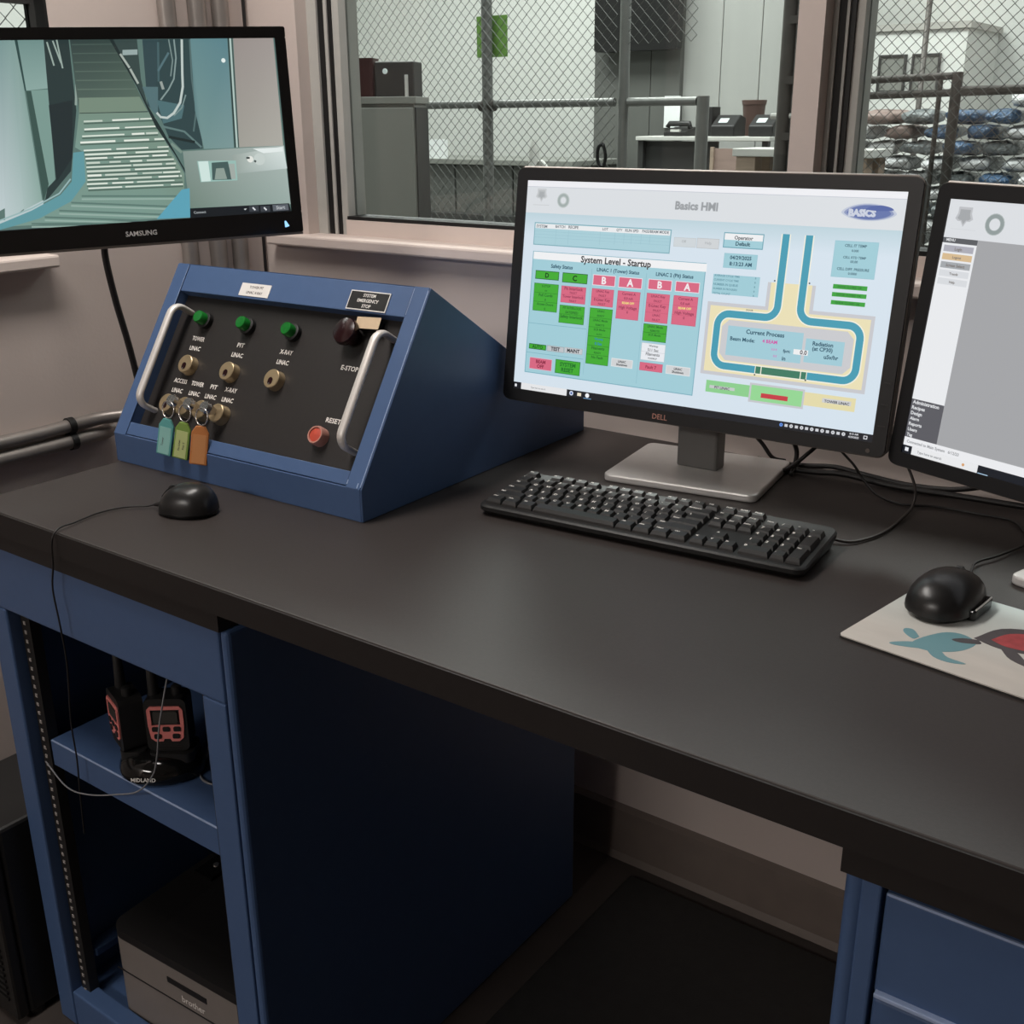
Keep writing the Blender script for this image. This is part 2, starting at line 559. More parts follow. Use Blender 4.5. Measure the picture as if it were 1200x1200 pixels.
# painted wooden sills
struct('trim_1', MB().box(-0.352, WB - 0.035, ZS - 0.022, 2.66, WB + 0.0295, ZS), 'trimpaint', bevel=0.004)
struct('trim_2', MB().box(WL - 0.0295, -0.76, ZS - 0.022, WL + 0.035, 0.415, ZS), 'trimpaint', bevel=0.004)


def window(name, x0, x1, bars, right, yf):
    """bars: list of (width, material, setback) counted from the left jamb"""
    root = tag(bpy.data.objects.new(name, None), kind='structure')
    COL.objects.link(root)
    root.location = ((x0 + x1) / 2, yf, ZS + H)
    cx = (x0 + x1) / 2
    z1 = ZT - ZS
    x = x0 - cx
    for wd, m_, back in bars:
        obj('frame_bar', MB().box(x, back, 0.0, x + wd, 0.06, z1), m_, root)
        x += wd
    xr = x1 - cx
    for wd, m_, back in reversed(right or bars):
        obj('frame_bar', MB().box(xr - wd, back, 0.0, xr, 0.06, z1), m_, root)
        xr -= wd
    obj('frame_sill', MB().box(x, 0.0, 0.0, xr, 0.06, 0.030), 'trimpaint', root)
    obj('gasket', MB().box(x, 0.004, 0.030, xr, 0.06, 0.037), 'gasket', root)
    obj('frame_head', MB().box(x, 0.0, z1 - 0.04, xr, 0.06, z1), 'framegrey', root)
    obj('pane', MB().box(x, 0.028, 0.037, xr, 0.034, z1 - 0.04), 'pane', root)
    return root


window('window_1', -0.259, 0.765, [(0.026, 'framegrey', 0.0), (0.017, 'gasket', 0.005), (0.008, 'framegrey', 0.003), (0.010, 'gasket', 0.006), (0.017, 'framegrey', 0.008)], [(0.006, 'gasket', 0.012)], WB + 0.03)
window('window_2', 0.805, 2.6, [(0.008, 'framegrey', 0.0), (0.011, 'gasket', 0.004), (0.004, 'framegrey', 0.002), (0.008, 'gasket', 0.006), (0.012, 'framegrey', 0.010)], 0, WB + 0.03)

w3 = tag(bpy.data.objects.new('window_3', None), kind='structure')
COL.objects.link(w3)
w3.location = (WL - 0.03, -0.1, ZS + H)
z1 = ZT - ZS
w3.location = (WL, -0.1, ZS + H)
for y0, y1 in ((0.571, 0.576), (-0.60, -0.595)):
    obj('frame_bar', MB().box(-0.028, y0, 0, 0, y1, z1), 'gasket', w3)
    obj('frame_bar', MB().box(-0.060, y0, 0, -0.028, y1, z1), 'darkgrey', w3)
obj('frame_sill', MB().box(-0.06, -0.595, 0, -0.03, 0.571, 0.035), 'trimpaint', w3)
obj('frame_head', MB().box(-0.06, -0.595, z1 - 0.04, -0.03, 0.571, z1), 'darkgrey', w3)
obj('transom', MB().box(-0.06, -0.595, 0.411, -0.04, 0.571, 0.434), 'darkgrey', w3)
obj('pane', MB().box(-0.052, -0.595, 0.035, -0.047, 0.571, 0.411), 'pane', w3)
obj('pane', MB().box(-0.052, -0.595, 0.434, -0.047, 0.571, z1 - 0.04), 'pane', w3)

obj('floor_mat', MB().box(0.575, -0.55, FL, 1.215, 0.855, FL + 0.011), 'rubber', bevel=0.004,
    label='thin black rubber mat on the floor in the knee space between the blue cabinets', cat='mat')

# ------------------------------------------------------------------ conduits on the left wall
def conduit(path, r, label, clamps, group='conduits on the left wall'):
    t = thing('wall_conduit', label, 'pipe', path[0], 0, group)
    o = Vector(path[0])
    obj('pipe', MB().tube([Vector(p) - o for p in smooth_path(path, 5)], r, 14), 'conduit', t, smooth=60)
    for c, d in clamps:
        c = Vector(c) - o
        d = Vector(d).normalized()
        obj('clamp', MB().tube([c - d * 0.006, c + d * 0.006], r + 0.003, 14), 'gasket', t, smooth=60)
    return t


X = WL + 0.016
conduit([(X, -0.9, -0.036), (X, 0.0, -0.036), (X, 0.3, -0.040), (X, 0.42, -0.038), (X + 0.01, 0.47, -0.036), (X + 0.05, 0.52, -0.034), (X + 0.16, 0.58, -0.032), (X + 0.30, 0.60, -0.032)], 0.0125,
        'upper of two horizontal steel conduits, bending away behind the blue control console',
        [((X, 0.40, -0.0385), (0, 1, 0))])
conduit([(X, -0.9, -0.068), (X, 0.0, -0.068), (X, 0.42, -0.068), (X - 0.008, 0.49, -0.065)], 0.0138,
        'lower of two horizontal steel conduits along the left wall',
        [((X, 0.40, -0.068), (0, 1, 0))])
conduit([(X, 0.712, CE), (X, 0.712, 0.7), (X, 0.712, FL)], 0.0165, 'vertical conduit on the left wall, farthest of three from the wall corner', [], 'vertical conduits by the corner')
conduit([(X, 0.782, CE), (X, 0.782, 0.7), (X, 0.782, FL)], 0.0175, 'middle one of three vertical conduits beside the wall corner', [], 'vertical conduits by the corner')
conduit([(X, 0.838, CE), (X, 0.838, 0.7), (X, 0.838, FL)], 0.0165, 'vertical conduit closest to the corner of left wall and back wall', [], 'vertical conduits by the corner')
obj('corner_cable', MB().tube(smooth_path([(WL + 0.012, WB - 0.012, CE), (WL + 0.010, WB - 0.012, 0.7), (WL + 0.014, WB - 0.010, 0.3), (WL + 0.010, WB - 0.012, -0.4)]), 0.0035, 6), 'cable', smooth=True,
    label='thin black cable running straight down the wall corner left of the window', cat='cable')
# ------------------------------------------------------------------ worktop
wt = thing('worktop', 'long black laminate worktop carrying the console, monitors and keyboard', 'worktop', (0.9, 0.41, -0.034))
obj('top', MB().box(-0.9, -0.41, 0.0, 1.4, 0.41, 0.034), ['laminate'], wt, bevel=0.0015)
obj('edge_band', MB().box(-0.9, -0.4125, 0.0005, 1.4, -0.4102, 0.0325), 'edge', wt)
obj('spacer', MB().box(-0.9, -0.409, -0.0235, -0.394, 0.33, -0.0002), 'edge', wt)
obj('spacer', MB().box(0.335, -0.409, -0.0235, 1.4, 0.33, -0.0002), 'edge', wt)

# ------------------------------------------------------------------ open blue rack cabinet under the left end
rc = thing('rack_cabinet', 'open blue steel rack cabinet with a shelf under the left end of the worktop', 'cabinet', (0.25, 0.39, FL))
def RB(x0, y0, z0, x1, y1, z1): return MB().box(x0 - 0.25, y0 - 0.39, z0 - FL, x1 - 0.25, y1 - 0.39, z1 - FL)
ct = -0.058
obj('side_panel', RB(-0.012, 0.035, FL + 0.02, 0.000, 0.75, ct), 'blue', rc)
obj('side_panel', RB(0.4990, 0.006, FL, 0.513, 0.75, ct), 'blue', rc, bevel=0.006, seg=3)
obj('back_panel', RB(0.0, 0.738, FL + 0.02, 0.501, 0.75, ct), 'blue', rc)
obj('top_panel', RB(0.0, 0.035, ct - 0.012, 0.501, 0.738, ct), 'blue', rc)
obj('base_panel', RB(0.0, 0.035, -0.858, 0.501, 0.738, -0.846), 'blue', rc)
obj('post', RB(-0.012, 0.006, FL, 0.030, 0.035, -0.156), 'blue', rc, bevel=0.003)
obj('post', RB(0.456, 0.006, FL, 0.4975, 0.035, -0.156), 'blue', rc, bevel=0.002)
obj('top_rail', RB(-0.012, 0.006, -0.156, 0.4975, 0.035, ct), 'blue', rc, bevel=0.003)
obj('worn_edge_glint', RB(-0.010, 0.0055, ct - 0.0025, 0.4965, 0.008, ct + 0.0004), 'bluescuffglint', rc)  # worn top edge, its bright glint painted on as a pale strip
obj('bottom_rail', RB(0.030, 0.008, FL, 0.456, 0.040, -0.832), 'blue', rc, bevel=0.003)
for x in (0.034, 0.432):
    rail = obj('mounting_rail', RB(x, 0.024, -0.84, x + 0.022, 0.040, -0.158), 'railblack', rc)
    hm = MB()
    z = -0.835
    while z < -0.165:
        hm.box(x + 0.007 - 0.25, 0.0228 - 0.39, z - FL, x + 0.0125 - 0.25, 0.0238 - 0.39, z + 0.0052 - FL)
        z += 0.0145
    obj('punched_holes', hm, 'hole', rail, kind='stuff')
for z in (-0.80, -0.42):
    obj('support_bracket', RB(0.002, 0.06, z, 0.030, 0.70, z + 0.014), 'blue', rc, bevel=0.002)
sh = obj('shelf', RB(0.058, 0.030, -0.372, 0.454, 0.52, -0.366), 'blue', rc)
obj('shelf_lip', RB(0.058, 0.026, -0.408, 0.454, 0.030, -0.366), 'blue', sh)
obj('worn_edge_glint', RB(0.060, 0.0255, -0.3672, 0.452, 0.0275, -0.3655), 'bluescuffglint', sh)  # worn shelf front with the glint coloured in
obj('shelf_bracket', RB(0.058, 0.030, -0.408, 0.062, 0.52, -0.372), 'blue', sh)
obj('shelf_bracket', RB(0.450, 0.030, -0.408, 0.454, 0.52, -0.372), 'blue', sh)

# ------------------------------------------------------------------ drawer cabinet under the right end
dc = thing('drawer_cabinet', 'blue steel drawer cabinet under the right end of the worktop', 'cabinet', (1.49, 0.39, FL))
def DB(x0, y0, z0, x1, y1, z1): return MB().box(x0 - 1.49, y0 - 0.39, z0 - FL, x1 - 1.49, y1 - 0.39, z1 - FL)
obj('body', DB(1.240, 0.035, FL + 0.02, 1.745, 0.75, ct), 'blue', dc)
obj('corner_post', MB().tube([(1.2445 - 1.49, 0.016 - 0.39, 0.0), (1.2445 - 1.49, 0.016 - 0.39, ct - FL)], 0.0085, 14), 'blue', dc, smooth=60)
obj('worn_edge_glint', DB(1.27, 0.0095, -0.0698, 1.725, 0.0115, -0.0676), 'bluescuffglint', dc)  # pale strip: edge wear plus a painted highlight
obj('stile', DB(1.250, 0.008, FL, 1.266, 0.035, ct - 0.002), 'blue', dc, bevel=0.002)
obj('stile', DB(1.729, 0.008, FL, 1.745, 0.035, ct - 0.002), 'blue', dc, bevel=0.002)
z = -0.068
for hgt in (0.096, 0.16, 0.24, 0.27):
    d = obj('drawer', DB(1.2685, 0.010, z - hgt, 1.7265, 0.040, z), 'blue', dc, bevel=0.003)
    obj('drawer_highlight', DB(1.2705, 0.004, z - hgt + 0.0005, 1.7245, 0.0115, z - hgt + 0.0045), 'bluescuffglint', d, bevel=0.001)  # bright strip standing in for the highlight along the drawer edge
    z -= hgt + 0.004

# ------------------------------------------------------------------ things in and beside the rack cabinet
pr_ = thing('printer', 'small grey laser printer with black top inside the rack cabinet', 'printer', (0.287, 0.235, -0.8455), 0.05)
body = [(-0.185, -0.19), (0.185, -0.19), (0.185, 0.18), (-0.185, 0.18)]
obj('body', MB().prism(rrect(-0.182, -0.186, 0.182, 0.18, 0.025), 0.0, 0.150, 'z'), 'printergrey', pr_, smooth=40)
tp = obj('top_cover', MB().prism(rrect(-0.1825, -0.1865, 0.1825, 0.181, 0.026), 0.150, 0.166, 'z'), 'printerdark', pr_, smooth=40)
obj('output_tray', MB().prism([(-0.14, 0.1662), (0.15, 0.1662), (0.15, 0.192), (0.10, 0.184)], -0.11, 0.13, 'x'), 'printerdark', tp)
obj('control_panel', MB().box(-0.165, -0.03, 0.1662, -0.125, 0.10, 0.172), 'glossblack', tp)
for k in range(3):
    obj('panel_button', MB().lathe([(0.0055, 0), (0.005, 0.002)], (-0.145, 0.0 + k * 0.03, 0.172), 12), 'steel' if k == 0 else 'keyplastic', tp)
obj('paper_handle', MB().box(0.10, 0.06, 0.1665, 0.165, 0.16, 0.205), 'printergrey', tp, bevel=0.008)
obj('seam', MB().box(-0.175, -0.1868, 0.0865, 0.175, -0.1855, 0.0885), 'printerdark', pr_)
obj('door_slot', MB().box(-0.055, -0.187, 0.118, 0.03, -0.184, 0.128), 'printerdark', pr_)
m_ = MB(); text_into(m_, 'brother', Matrix.Translation((0.0, -0.1871, 0.102)) @ Matrix.Rotation(math.pi / 2, 4, 'X'), height=0.011, bold=0.01)
obj('brand_lettering', m_, 'paintwhite', pr_)

cb = thing('radio_charger', 'black oval desktop charger holding two radios on the blue cabinet shelf', 'charger', (0.260, 0.074, -0.3655), 0.60)
obj('base', MB().lathe([(0.050, 0.0), (0.0555, 0.004), (0.056, 0.012), (0.053, 0.022), (0.044, 0.031), (0.030, 0.036), (0.004, 0.037)], (0, 0, 0), 36, sx=1.08, sy=0.86), 'glossblack', cb, smooth=50)
m_ = MB()
for i, ch in enumerate(['MIDLAND']):
    text_into(m_, ch, Matrix.Translation((-0.012, -0.0482, 0.0125)) @ Matrix.Rotation(math.radians(84), 4, 'X'), width=0.034, bold=0.025)
obj('brand_lettering', m_, 'whitelabel', cb)
obj('radio_cup', MB().prism(rrect(-0.010, -0.026, 0.050, 0.022, 0.01), 0.026, 0.040, 'z'), 'blackplastic', cb, smooth=40)
obj('radio_cup', MB().prism(rrect(-0.054, -0.020, -0.018, 0.030, 0.01), 0.022, 0.038, 'z'), 'blackplastic', cb, smooth=40)


def radio(loc, rz, label):
    t = thing('two_way_radio', label, 'radio', loc, rz, 'radios in the charger')
    obj('body', MB().prism(rrect(-0.0285, 0.0, 0.0285, 0.080, 0.009), -0.018, 0.015, 'y'), 'blackplastic', t, smooth=40)
    obj('antenna', MB().tube([(-0.018, 0.0, 0.076), (-0.018, 0.0, 0.088), (-0.018, 0.0, 0.141), (-0.018, 0.0, 0.144)], [0.0085, 0.0075, 0.0055, 0.003], 12), 'blackplastic', t, smooth=50)
    obj('channel_knob', MB().lathe([(0.007, 0), (0.007, 0.012), (0.005, 0.0135)], (0.014, -0.001, 0.0795), 14), 'blackplastic', t, smooth=40)
    fp = MB()
    out = rrect(-0.0245, 0.040, 0.0245, 0.094, 0.007, 4)
    inn = rrect(-0.0195, 0.066, 0.0195, 0.0895, 0.004, 4)
    n = len(out)
    fp.prism(rrect(-0.0245, 0.0655, -0.0195, 0.090, 0.0018, 2), -0.0202, -0.0182, 'y')
    fp.prism(rrect(0.0195, 0.0655, 0.0245, 0.090, 0.0018, 2), -0.0202, -0.0182, 'y')
    fp.prism([(-0.0245, 0.0895), (0.0245, 0.0895), (0.020, 0.0945), (-0.020, 0.0945)], -0.0202, -0.0182, 'y')
    fp.prism([(-0.0245, 0.066), (-0.022, 0.046), (-0.016, 0.041), (-0.006, 0.041), (-0.004, 0.045), (0.004, 0.045), (0.006, 0.041), (0.016, 0.041), (0.022, 0.046), (0.0245, 0.066)], -0.0202, -0.0182, 'y')
    fp.v = [(a, b, c - 0.025) for a, b, c in fp.v]
    obj('faceplate', fp, 'pink', t)
    obj('display', MB().prism(rrect(-0.0165, 0.044, 0.0165, 0.0615, 0.003, 3), -0.0205, -0.0182, 'y'), 'lcd', t)
    for x, z in ((-0.0145, 0.0355), (0.0, 0.0355), (0.0145, 0.0355), (-0.0125, 0.0245), (0.0125, 0.0245)):
        obj('button', MB().prism(rrect(x - 0.0047, z - 0.0035, x + 0.0047, z + 0.0035, 0.0018, 3), -0.0218, -0.0200, 'y'), 'blackplastic', t)
    gr = MB()
    for k in range(3):
        gr.box(-0.018 + k * 0.001, -0.0187, 0.003 + k * 0.004, 0.018 - k * 0.001, -0.0178, 0.0042 + k * 0.004)
    obj('speaker_slots', gr, 'railblack', t)
    return t


radio((0.260 + 0.0165 * math.cos(0.6), 0.074 + 0.0165 * math.sin(0.6), -0.3655 + 0.0405), 0.66, 'two-way radio with salmon faceplate facing out, right one in the black charger')
radio((0.260 - 0.043, 0.074 - 0.018, -0.3655 + 0.0385), -0.33, 'two-way radio turned aside showing its faceplate edge-on, left one in the charger')
obj('charger_cord', MB().tube(smooth_path([(0.06, 0.012, -0.395), (0.12, 0.005, -0.412), (0.18, 0.002, -0.400), (0.25, 0.001, -0.372), (0.305, 0.0, -0.345), (0.345, -0.002, -0.305), (0.362, -0.003, -0.27), (0.372, 0.0, -0.22), (0.376, 0.02, -0.15)]), 0.0011, 6), 'greywire', smooth=True,
    label='thin grey wire looping in front of the two radios', cat='wire')
obj('shelf_cord', MB().tube(smooth_path([(0.30, 0.13, -0.32), (0.303, 0.115, -0.35), (0.312, 0.095, -0.364), (0.335, 0.085, -0.364), (0.36, 0.09, -0.364)]), 0.0016, 6), 'greywire', smooth=True,
    label='short grey cord curling on the shelf right of the radio charger', cat='wire')

tw = thing('computer_tower', 'black computer tower on the floor left of the open rack cabinet', 'computer', (-0.135, 0.16, FL))
obj('case', MB().box(-0.095, -0.19, 0.012, 0.095, 0.20, 0.365), 'blackplastic', tw, bevel=0.006)
fb = obj('front_panel', MB().box(-0.095, -0.212, 0.012, 0.095, -0.1905, 0.365), 'railblack', tw, bevel=0.005)
for k in range(21):
    obj('louvre', MB().box(-0.082, -0.2155, 0.05 + k * 0.012, 0.082, -0.2115, 0.0555 + k * 0.012), 'blackplastic', fb)
obj('power_button', MB().prism([(0.010 * math.cos(a * math.pi / 8), 0.335 + 0.010 * math.sin(a * math.pi / 8)) for a in range(16)], -0.2165, -0.2115, 'y'), 'steel', fb)
for sx in (-0.08, 0.08):
    for sy in (-0.17, 0.17):
        obj('foot', MB().lathe([(0.012, 0), (0.012, 0.0125)], (sx, sy, 0), 12), 'rubber', tw)
# ------------------------------------------------------------------ blue sloping control console
CW, CH1, CY1, CH2, CD, CH3 = 0.5064, 0.0448, 0.1544, 0.2835, 0.549, 0.034
con = thing('control_console', 'blue sloping steel control console with black key-switch panel on the worktop', 'control panel', (-0.0065, 0.2391, 0.0), 0.0219)
prof = [(0, 0), (0, CH1), (CY1, CH2), (CD, CH3), (CD, 0)]
SL = math.hypot(CY1, CH2 - CH1)
ey_, ez_ = CY1 / SL, (CH2 - CH1) / SL
# panel frame: x along the console, y up the slope, z out of the slope
PM = Matrix(((1, 0, 0, 0), (0, ey_, -ez_, 0), (0, ez_, ey_, CH1), (0, 0, 0, 1)))
FW = 0.0275
def onslope(mb, name, m, parent=con, **k):
    mb.v = [tuple(PM @ Vector(p)) for p in mb.v]
    return obj(name, mb, m, parent, **k)


t_ = 0.003
obj('side_cheek', MB().prism([(0, 0.0), (0, CH1), (CY1, CH2), (CD, CH3), (CD, 0.0)], CW - t_, CW), 'blue', con, bevel=0.0015)
obj('side_cheek', MB().prism([(0, 0.0), (0, CH1), (CY1, CH2), (CD, CH3), (CD, 0.0)], 0.0, t_), 'blue', con, bevel=0.0015)
obj('front_plinth', MB().box(t_, 0.0, 0.0, CW - t_, 0.003, CH1), 'blue', con, bevel=0.001)
bk = MB().prism([(CY1, CH2), (CY1 - 0.0002, CH2 - 0.004), (CD - 0.003, CH3 - 0.003), (CD - 0.003, 0), (CD, 0), (CD, CH3)], t_, CW - t_)
obj('back_cover', bk, 'blue', con)
onslope(MB().box(t_, 0.0, -0.003, FW, SL, 0.0), 'flange', 'blue')
onslope(MB().box(CW - FW, 0.0, -0.003, CW - t_, SL, 0.0), 'flange', 'blue')
onslope(MB().box(FW + 0.0008, 0.2395, -0.020, CW - FW - 0.0008, SL - 0.001, -0.0003), 'top_rail', 'blue', bevel=0.001)
onslope(MB().box(FW + 0.0008, 0.002, -0.020, CW - FW - 0.0008, 0.0215, -0.0003), 'bottom_rail', 'blue', bevel=0.001)
onslope(MB().box(FW - 0.001, 0.0215, -0.022, FW, 0.2395, -0.0005), 'inner_return', 'blue')
onslope(MB().box(CW - FW, 0.0215, -0.022, CW - FW + 0.001, 0.2395, -0.0005), 'inner_return', 'blue')
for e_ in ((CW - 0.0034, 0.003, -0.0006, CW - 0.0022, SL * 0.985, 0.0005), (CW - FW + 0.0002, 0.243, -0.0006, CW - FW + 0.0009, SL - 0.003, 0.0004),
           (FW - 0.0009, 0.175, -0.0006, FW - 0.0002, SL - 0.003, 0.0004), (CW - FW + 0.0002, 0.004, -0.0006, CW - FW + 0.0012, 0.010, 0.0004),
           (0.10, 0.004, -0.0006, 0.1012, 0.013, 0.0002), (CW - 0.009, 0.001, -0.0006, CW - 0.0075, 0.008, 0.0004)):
    onslope(MB().box(*e_), 'worn_edge_glint', 'bluescuffglint')  # pale strips: flange and joint highlights put into the colour, with worn spots
PZ = -0.018
pn = onslope(MB().box(FW, 0.020, PZ - 0.003, CW - FW, 0.241, PZ), 'switch_panel', 'panel')


WID = {'TOWER': 0.027, 'LINAC': 0.0235, 'PIT': 0.0145, 'X-RAY': 0.025, 'ACCESS': 0.029, 'E-STOP': 0.031, 'RESET': 0.027}


def word(s, x, y, h, parent, z=PZ + 0.0003, m='paintwhite', name='lettering', bold=0.02, width=None):
    mb = MB()
    text_into(mb, s, PM @ Matrix.Translation((x, y, z)), height=h, width=width or (WID.get(s) if z < 0 else None), bold=bold)
    return obj(name, mb, m, parent)


def disc(mb, x, y, prof, n=20):
    mb.lathe([(r, z) for r, z in prof], (x, y, 0), n)
    return mb


for x, s in ((0.086, 'TOWER'), (0.1795, 'PIT'), (0.2740, 'X-RAY')):
    word(s, x, 0.1725, 0.0066, pn)
    word('LINAC', x, 0.1568, 0.0066, pn)
for x, s in ((0.0816, 'ACCESS'), (0.1202, 'TOWER'), (0.1561, 'PIT'), (0.1928, 'X-RAY')):
    word(s, x, 0.1028, 0.0066, pn)
    word('LINAC', x + 0.0002, 0.0873, 0.0066, pn)
word('E-STOP', 0.400, 0.1633, 0.0066, pn)
word('RESET', 0.404, 0.0868, 0.0066, pn)

for x in (0.0905, 0.1835, 0.2768):
    g = onslope(disc(MB(), x, 0.2016, [(0.0130, PZ), (0.0130, PZ + 0.008), (0.0105, PZ + 0.009)]), 'indicator_lamp', 'blackplastic', smooth=40)
    onslope(disc(MB(), x, 0.2016, [(0.0098, PZ + 0.007), (0.0098, 0.0015), (0.0086, 0.003), (0.002, 0.0032)]), 'lens', 'green', g, smooth=40)


def lock(x, y, z1, key):
    b = onslope(disc(MB(), x, y, [(0.0150, PZ), (0.0150, PZ + 0.002), (0.0142, PZ + 0.004), (0.0142, z1 - 0.001), (0.0132, z1)], 26), 'key_switch', 'brass', smooth=40)
    if not key:
        c = onslope(MB().prism(rrect(x - 0.0042, y - 0.0095, x + 0.0042, y + 0.0015, 0.0041, 5), z1 - 0.001, z1 + 0.0006, 'z'), 'key_plug', 'estop', b)
        onslope(disc(MB(), x, y - 0.0085, [(0.0016, z1), (0.0014, z1 + 0.0012)], 10), 'pin', 'steel', b)
    return b


for x in (0.0916, 0.1828, 0.2760):
    lock(x, 0.1276, -0.005, False)
for i, x in enumerate((0.0845, 0.1222, 0.1588, 0.1950)):
    lock(x, 0.0625, -0.003, i in (1, 2, 3))

e = onslope(disc(MB(), 0.389, 0.2085, [(0.0125, PZ), (0.0125, PZ + 0.012), (0.0185, PZ + 0.014), (0.0200, PZ + 0.020), (0.0180, PZ + 0.025), (0.0100, PZ + 0.0275), (0.001, PZ + 0.028)], 26), 'emergency_stop_button', 'estop', smooth=40)
rs = onslope(disc(MB(), 0.393, 0.0605, [(0.0135, PZ), (0.0135, PZ + 0.011), (0.0122, PZ + 0.0145), (0.0105, PZ + 0.0145), (0.0100, PZ + 0.0125)], 24), 'reset_button', 'redring', smooth=40)
onslope(disc(MB(), 0.393, 0.0605, [(0.0100, PZ + 0.011), (0.0098, PZ + 0.0128), (0.006, PZ + 0.0138), (0.001, PZ + 0.014)], 20), 'button_cap', 'redlens', rs, smooth=40)
st = MB().box(-0.021, -0.0085, 0, 0.021, 0.0085, 0.0006)
st.v = [tuple(Matrix.Translation((0.417, 0.2265, PZ + 0.014)) @ Matrix.Rotation(math.radians(3), 4, 'Z') @ Vector(p)) for p in st.v]
onslope(st, 'yellow_sticker', 'sticker')
onslope(MB().box(0.400, 0.218, PZ, 0.434, 0.233, PZ + 0.0138), 'sticker_block', 'blackplastic')
lb = onslope(MB().box(0.157, 0.2432, -0.0003, 0.2185, 0.2632, 0.0006), 'white_label', 'whitelabel')
word('TOWER PIT', 0.1895, 0.2575, 0.0038, lb, 0.0007, 'ink')
word('LINAC X-RAY', 0.1885, 0.2490, 0.0038, lb, 0.0007, 'ink')
pl = onslope(MB().box(0.3728, 0.2418, -0.0003, 0.4442, 0.2700, 0.0012), 'stop_plate', 'whitelabel')
onslope(MB().box(0.3743, 0.2433, 0.0, 0.4427, 0.2685, 0.0014), 'plate_face', 'blackplastic', pl)
for k, s in enumerate(('SYSTEM', 'EMERGENCY', 'STOP')):
    word(s, 0.4085, 0.2635 - k * 0.0078, 0.0046, pl, 0.0016, 'whitelabel')

for x in (0.0495, 0.4590):
    y0, y1 = 0.0500, 0.2120
    hz = 0.019
    r = 0.018
    path = [(x, y0, PZ)]
    path += [(x, y0 + r - r * math.cos(a * math.pi / 12), hz - r + r * math.sin(a * math.pi / 12)) for a in range(0, 7)]
    path += [(x, y1 - r + r * math.sin(a * math.pi / 12), hz - r + r * math.cos(a * math.pi / 12)) for a in range(0, 7)]
    path += [(x, y1, PZ)]
    # flat bar handle: oval section, wider across the console
    ring = []
    mb = MB()
    mb.tube([(p[1], p[2], 0) for p in path], 0.0046, 12)
    mb.v = [(x + v[2] * 1.5, v[0], v[1]) for v in mb.v]
    onslope(mb, 'handle', 'alu', smooth=60)


def key_tag(x, ym, paper, label, lines, tilt, drop):
    """a key in its switch with a ring and a plastic tag hanging free"""
    p = PM @ Vector((x, 0.0625, 0.022))
    wp = Vector((con.location.x + p.x * math.cos(0.0219) - p.y * math.sin(0.0219), con.location.y + p.x * math.sin(0.0219) + p.y * math.cos(0.0219), p.z))
    t = thing('key_tag', label, 'key tag', wp, 0.0219, 'tagged keys hanging from the console')
    n = Vector((0, -ez_, ey_))
    u = Vector((0, ey_, ez_))
    kb = MB()
    a = -n * 0.027
    for q in (a,):
        w = 0.0010
        pts = [q, q + n * 0.022]
        kb.add([(-w, *(pts[0] - u * .004).yz), (w, *(pts[0] - u * .004).yz), (w, *(pts[0] + u * .004).yz), (-w, *(pts[0] + u * .004).yz),
                (-w, *(pts[1] - u * .010).yz), (w, *(pts[1] - u * .010).yz), (w, *(pts[1] + u * .010).yz), (-w, *(pts[1] + u * .010).yz)],
               [(0, 3, 2, 1), (4, 5, 6, 7), (0, 1, 5, 4), (1, 2, 6, 5), (2, 3, 7, 6), (3, 0, 4, 7)])
        kb.tube([(0, *(q + n * 0.018).yz), (0, *(q + n * 0.026).yz)], 0.0085, 12)
    obj('key', kb, 'steel', t, smooth=40)
    c = Vector((0.007, -0.010, -0.012))
    ax, bx = Vector((1, 0, 0)), Vector((0, -0.22, -0.97)).normalized()
    obj('split_ring', MB().tube([c + (ax * math.cos(k * math.pi / 14) + bx * math.sin(k * math.pi / 14)) * 0.0125 for k in range(29)], 0.0010, 8, cap=False), 'steel', t, smooth=True)
    top = c + bx * 0.0135
    R = Matrix.Translation(top) @ Matrix.Rotation(math.radians(-9), 4, 'X') @ Matrix.Rotation(tilt[0], 4, 'Z') @ Matrix.Rotation(tilt[1], 4, 'Y')
    hh = drop
    out = [(-0.0125, -0.006 - hh), (0.0125, -0.006 - hh), (0.0125, -0.010), (0.0065, 0.0), (-0.0065, 0.0), (-0.0125, -0.010)]
    mb = MB().prism(out, -0.002, 0.002, 'y')
    mb.v = [tuple(R @ Vector(v)) for v in mb.v]
    tg = obj('tag', mb, ym, t, bevel=0.0012)
    mb = MB().box(-0.0095, -0.0024, -0.004 - hh, 0.0095, -0.0019, -0.0125)
    mb.v = [tuple(R @ Vector(v)) for v in mb.v]
    pp = obj('paper_insert', mb, paper, tg)
    for k, s in enumerate(lines):
        mb = MB()
        text_into(mb, s, R @ Matrix.Translation((-0.003 + 0.007 * k, -0.0026, -0.010 - hh / 2)) @ Matrix.Rotation(math.pi / 2, 4, 'X') @ Matrix.Rotation(math.pi / 2, 4, 'Z'), height=0.0032, bold=0.01)
        obj('handwriting', mb, 'ink', tg)
    return t


key_tag(0.1222, 'tagteal', 'tagtealpaper', 'teal plastic key tag hanging leftmost of the three below the lower key switches', ['Tower'], (0.28, 0.10), 0.048)
key_tag(0.1588, 'taggreen', 'taggreenpaper', 'yellow-green plastic key tag hanging between the teal and orange tags', ['Pit Linac', 'Key 2'], (0.32, 0.10), 0.048)
key_tag(0.1950, 'tagorange', 'tagorangepaper', 'orange plastic key tag hanging right of the green tag', [], (0.60, 0.05), 0.050)
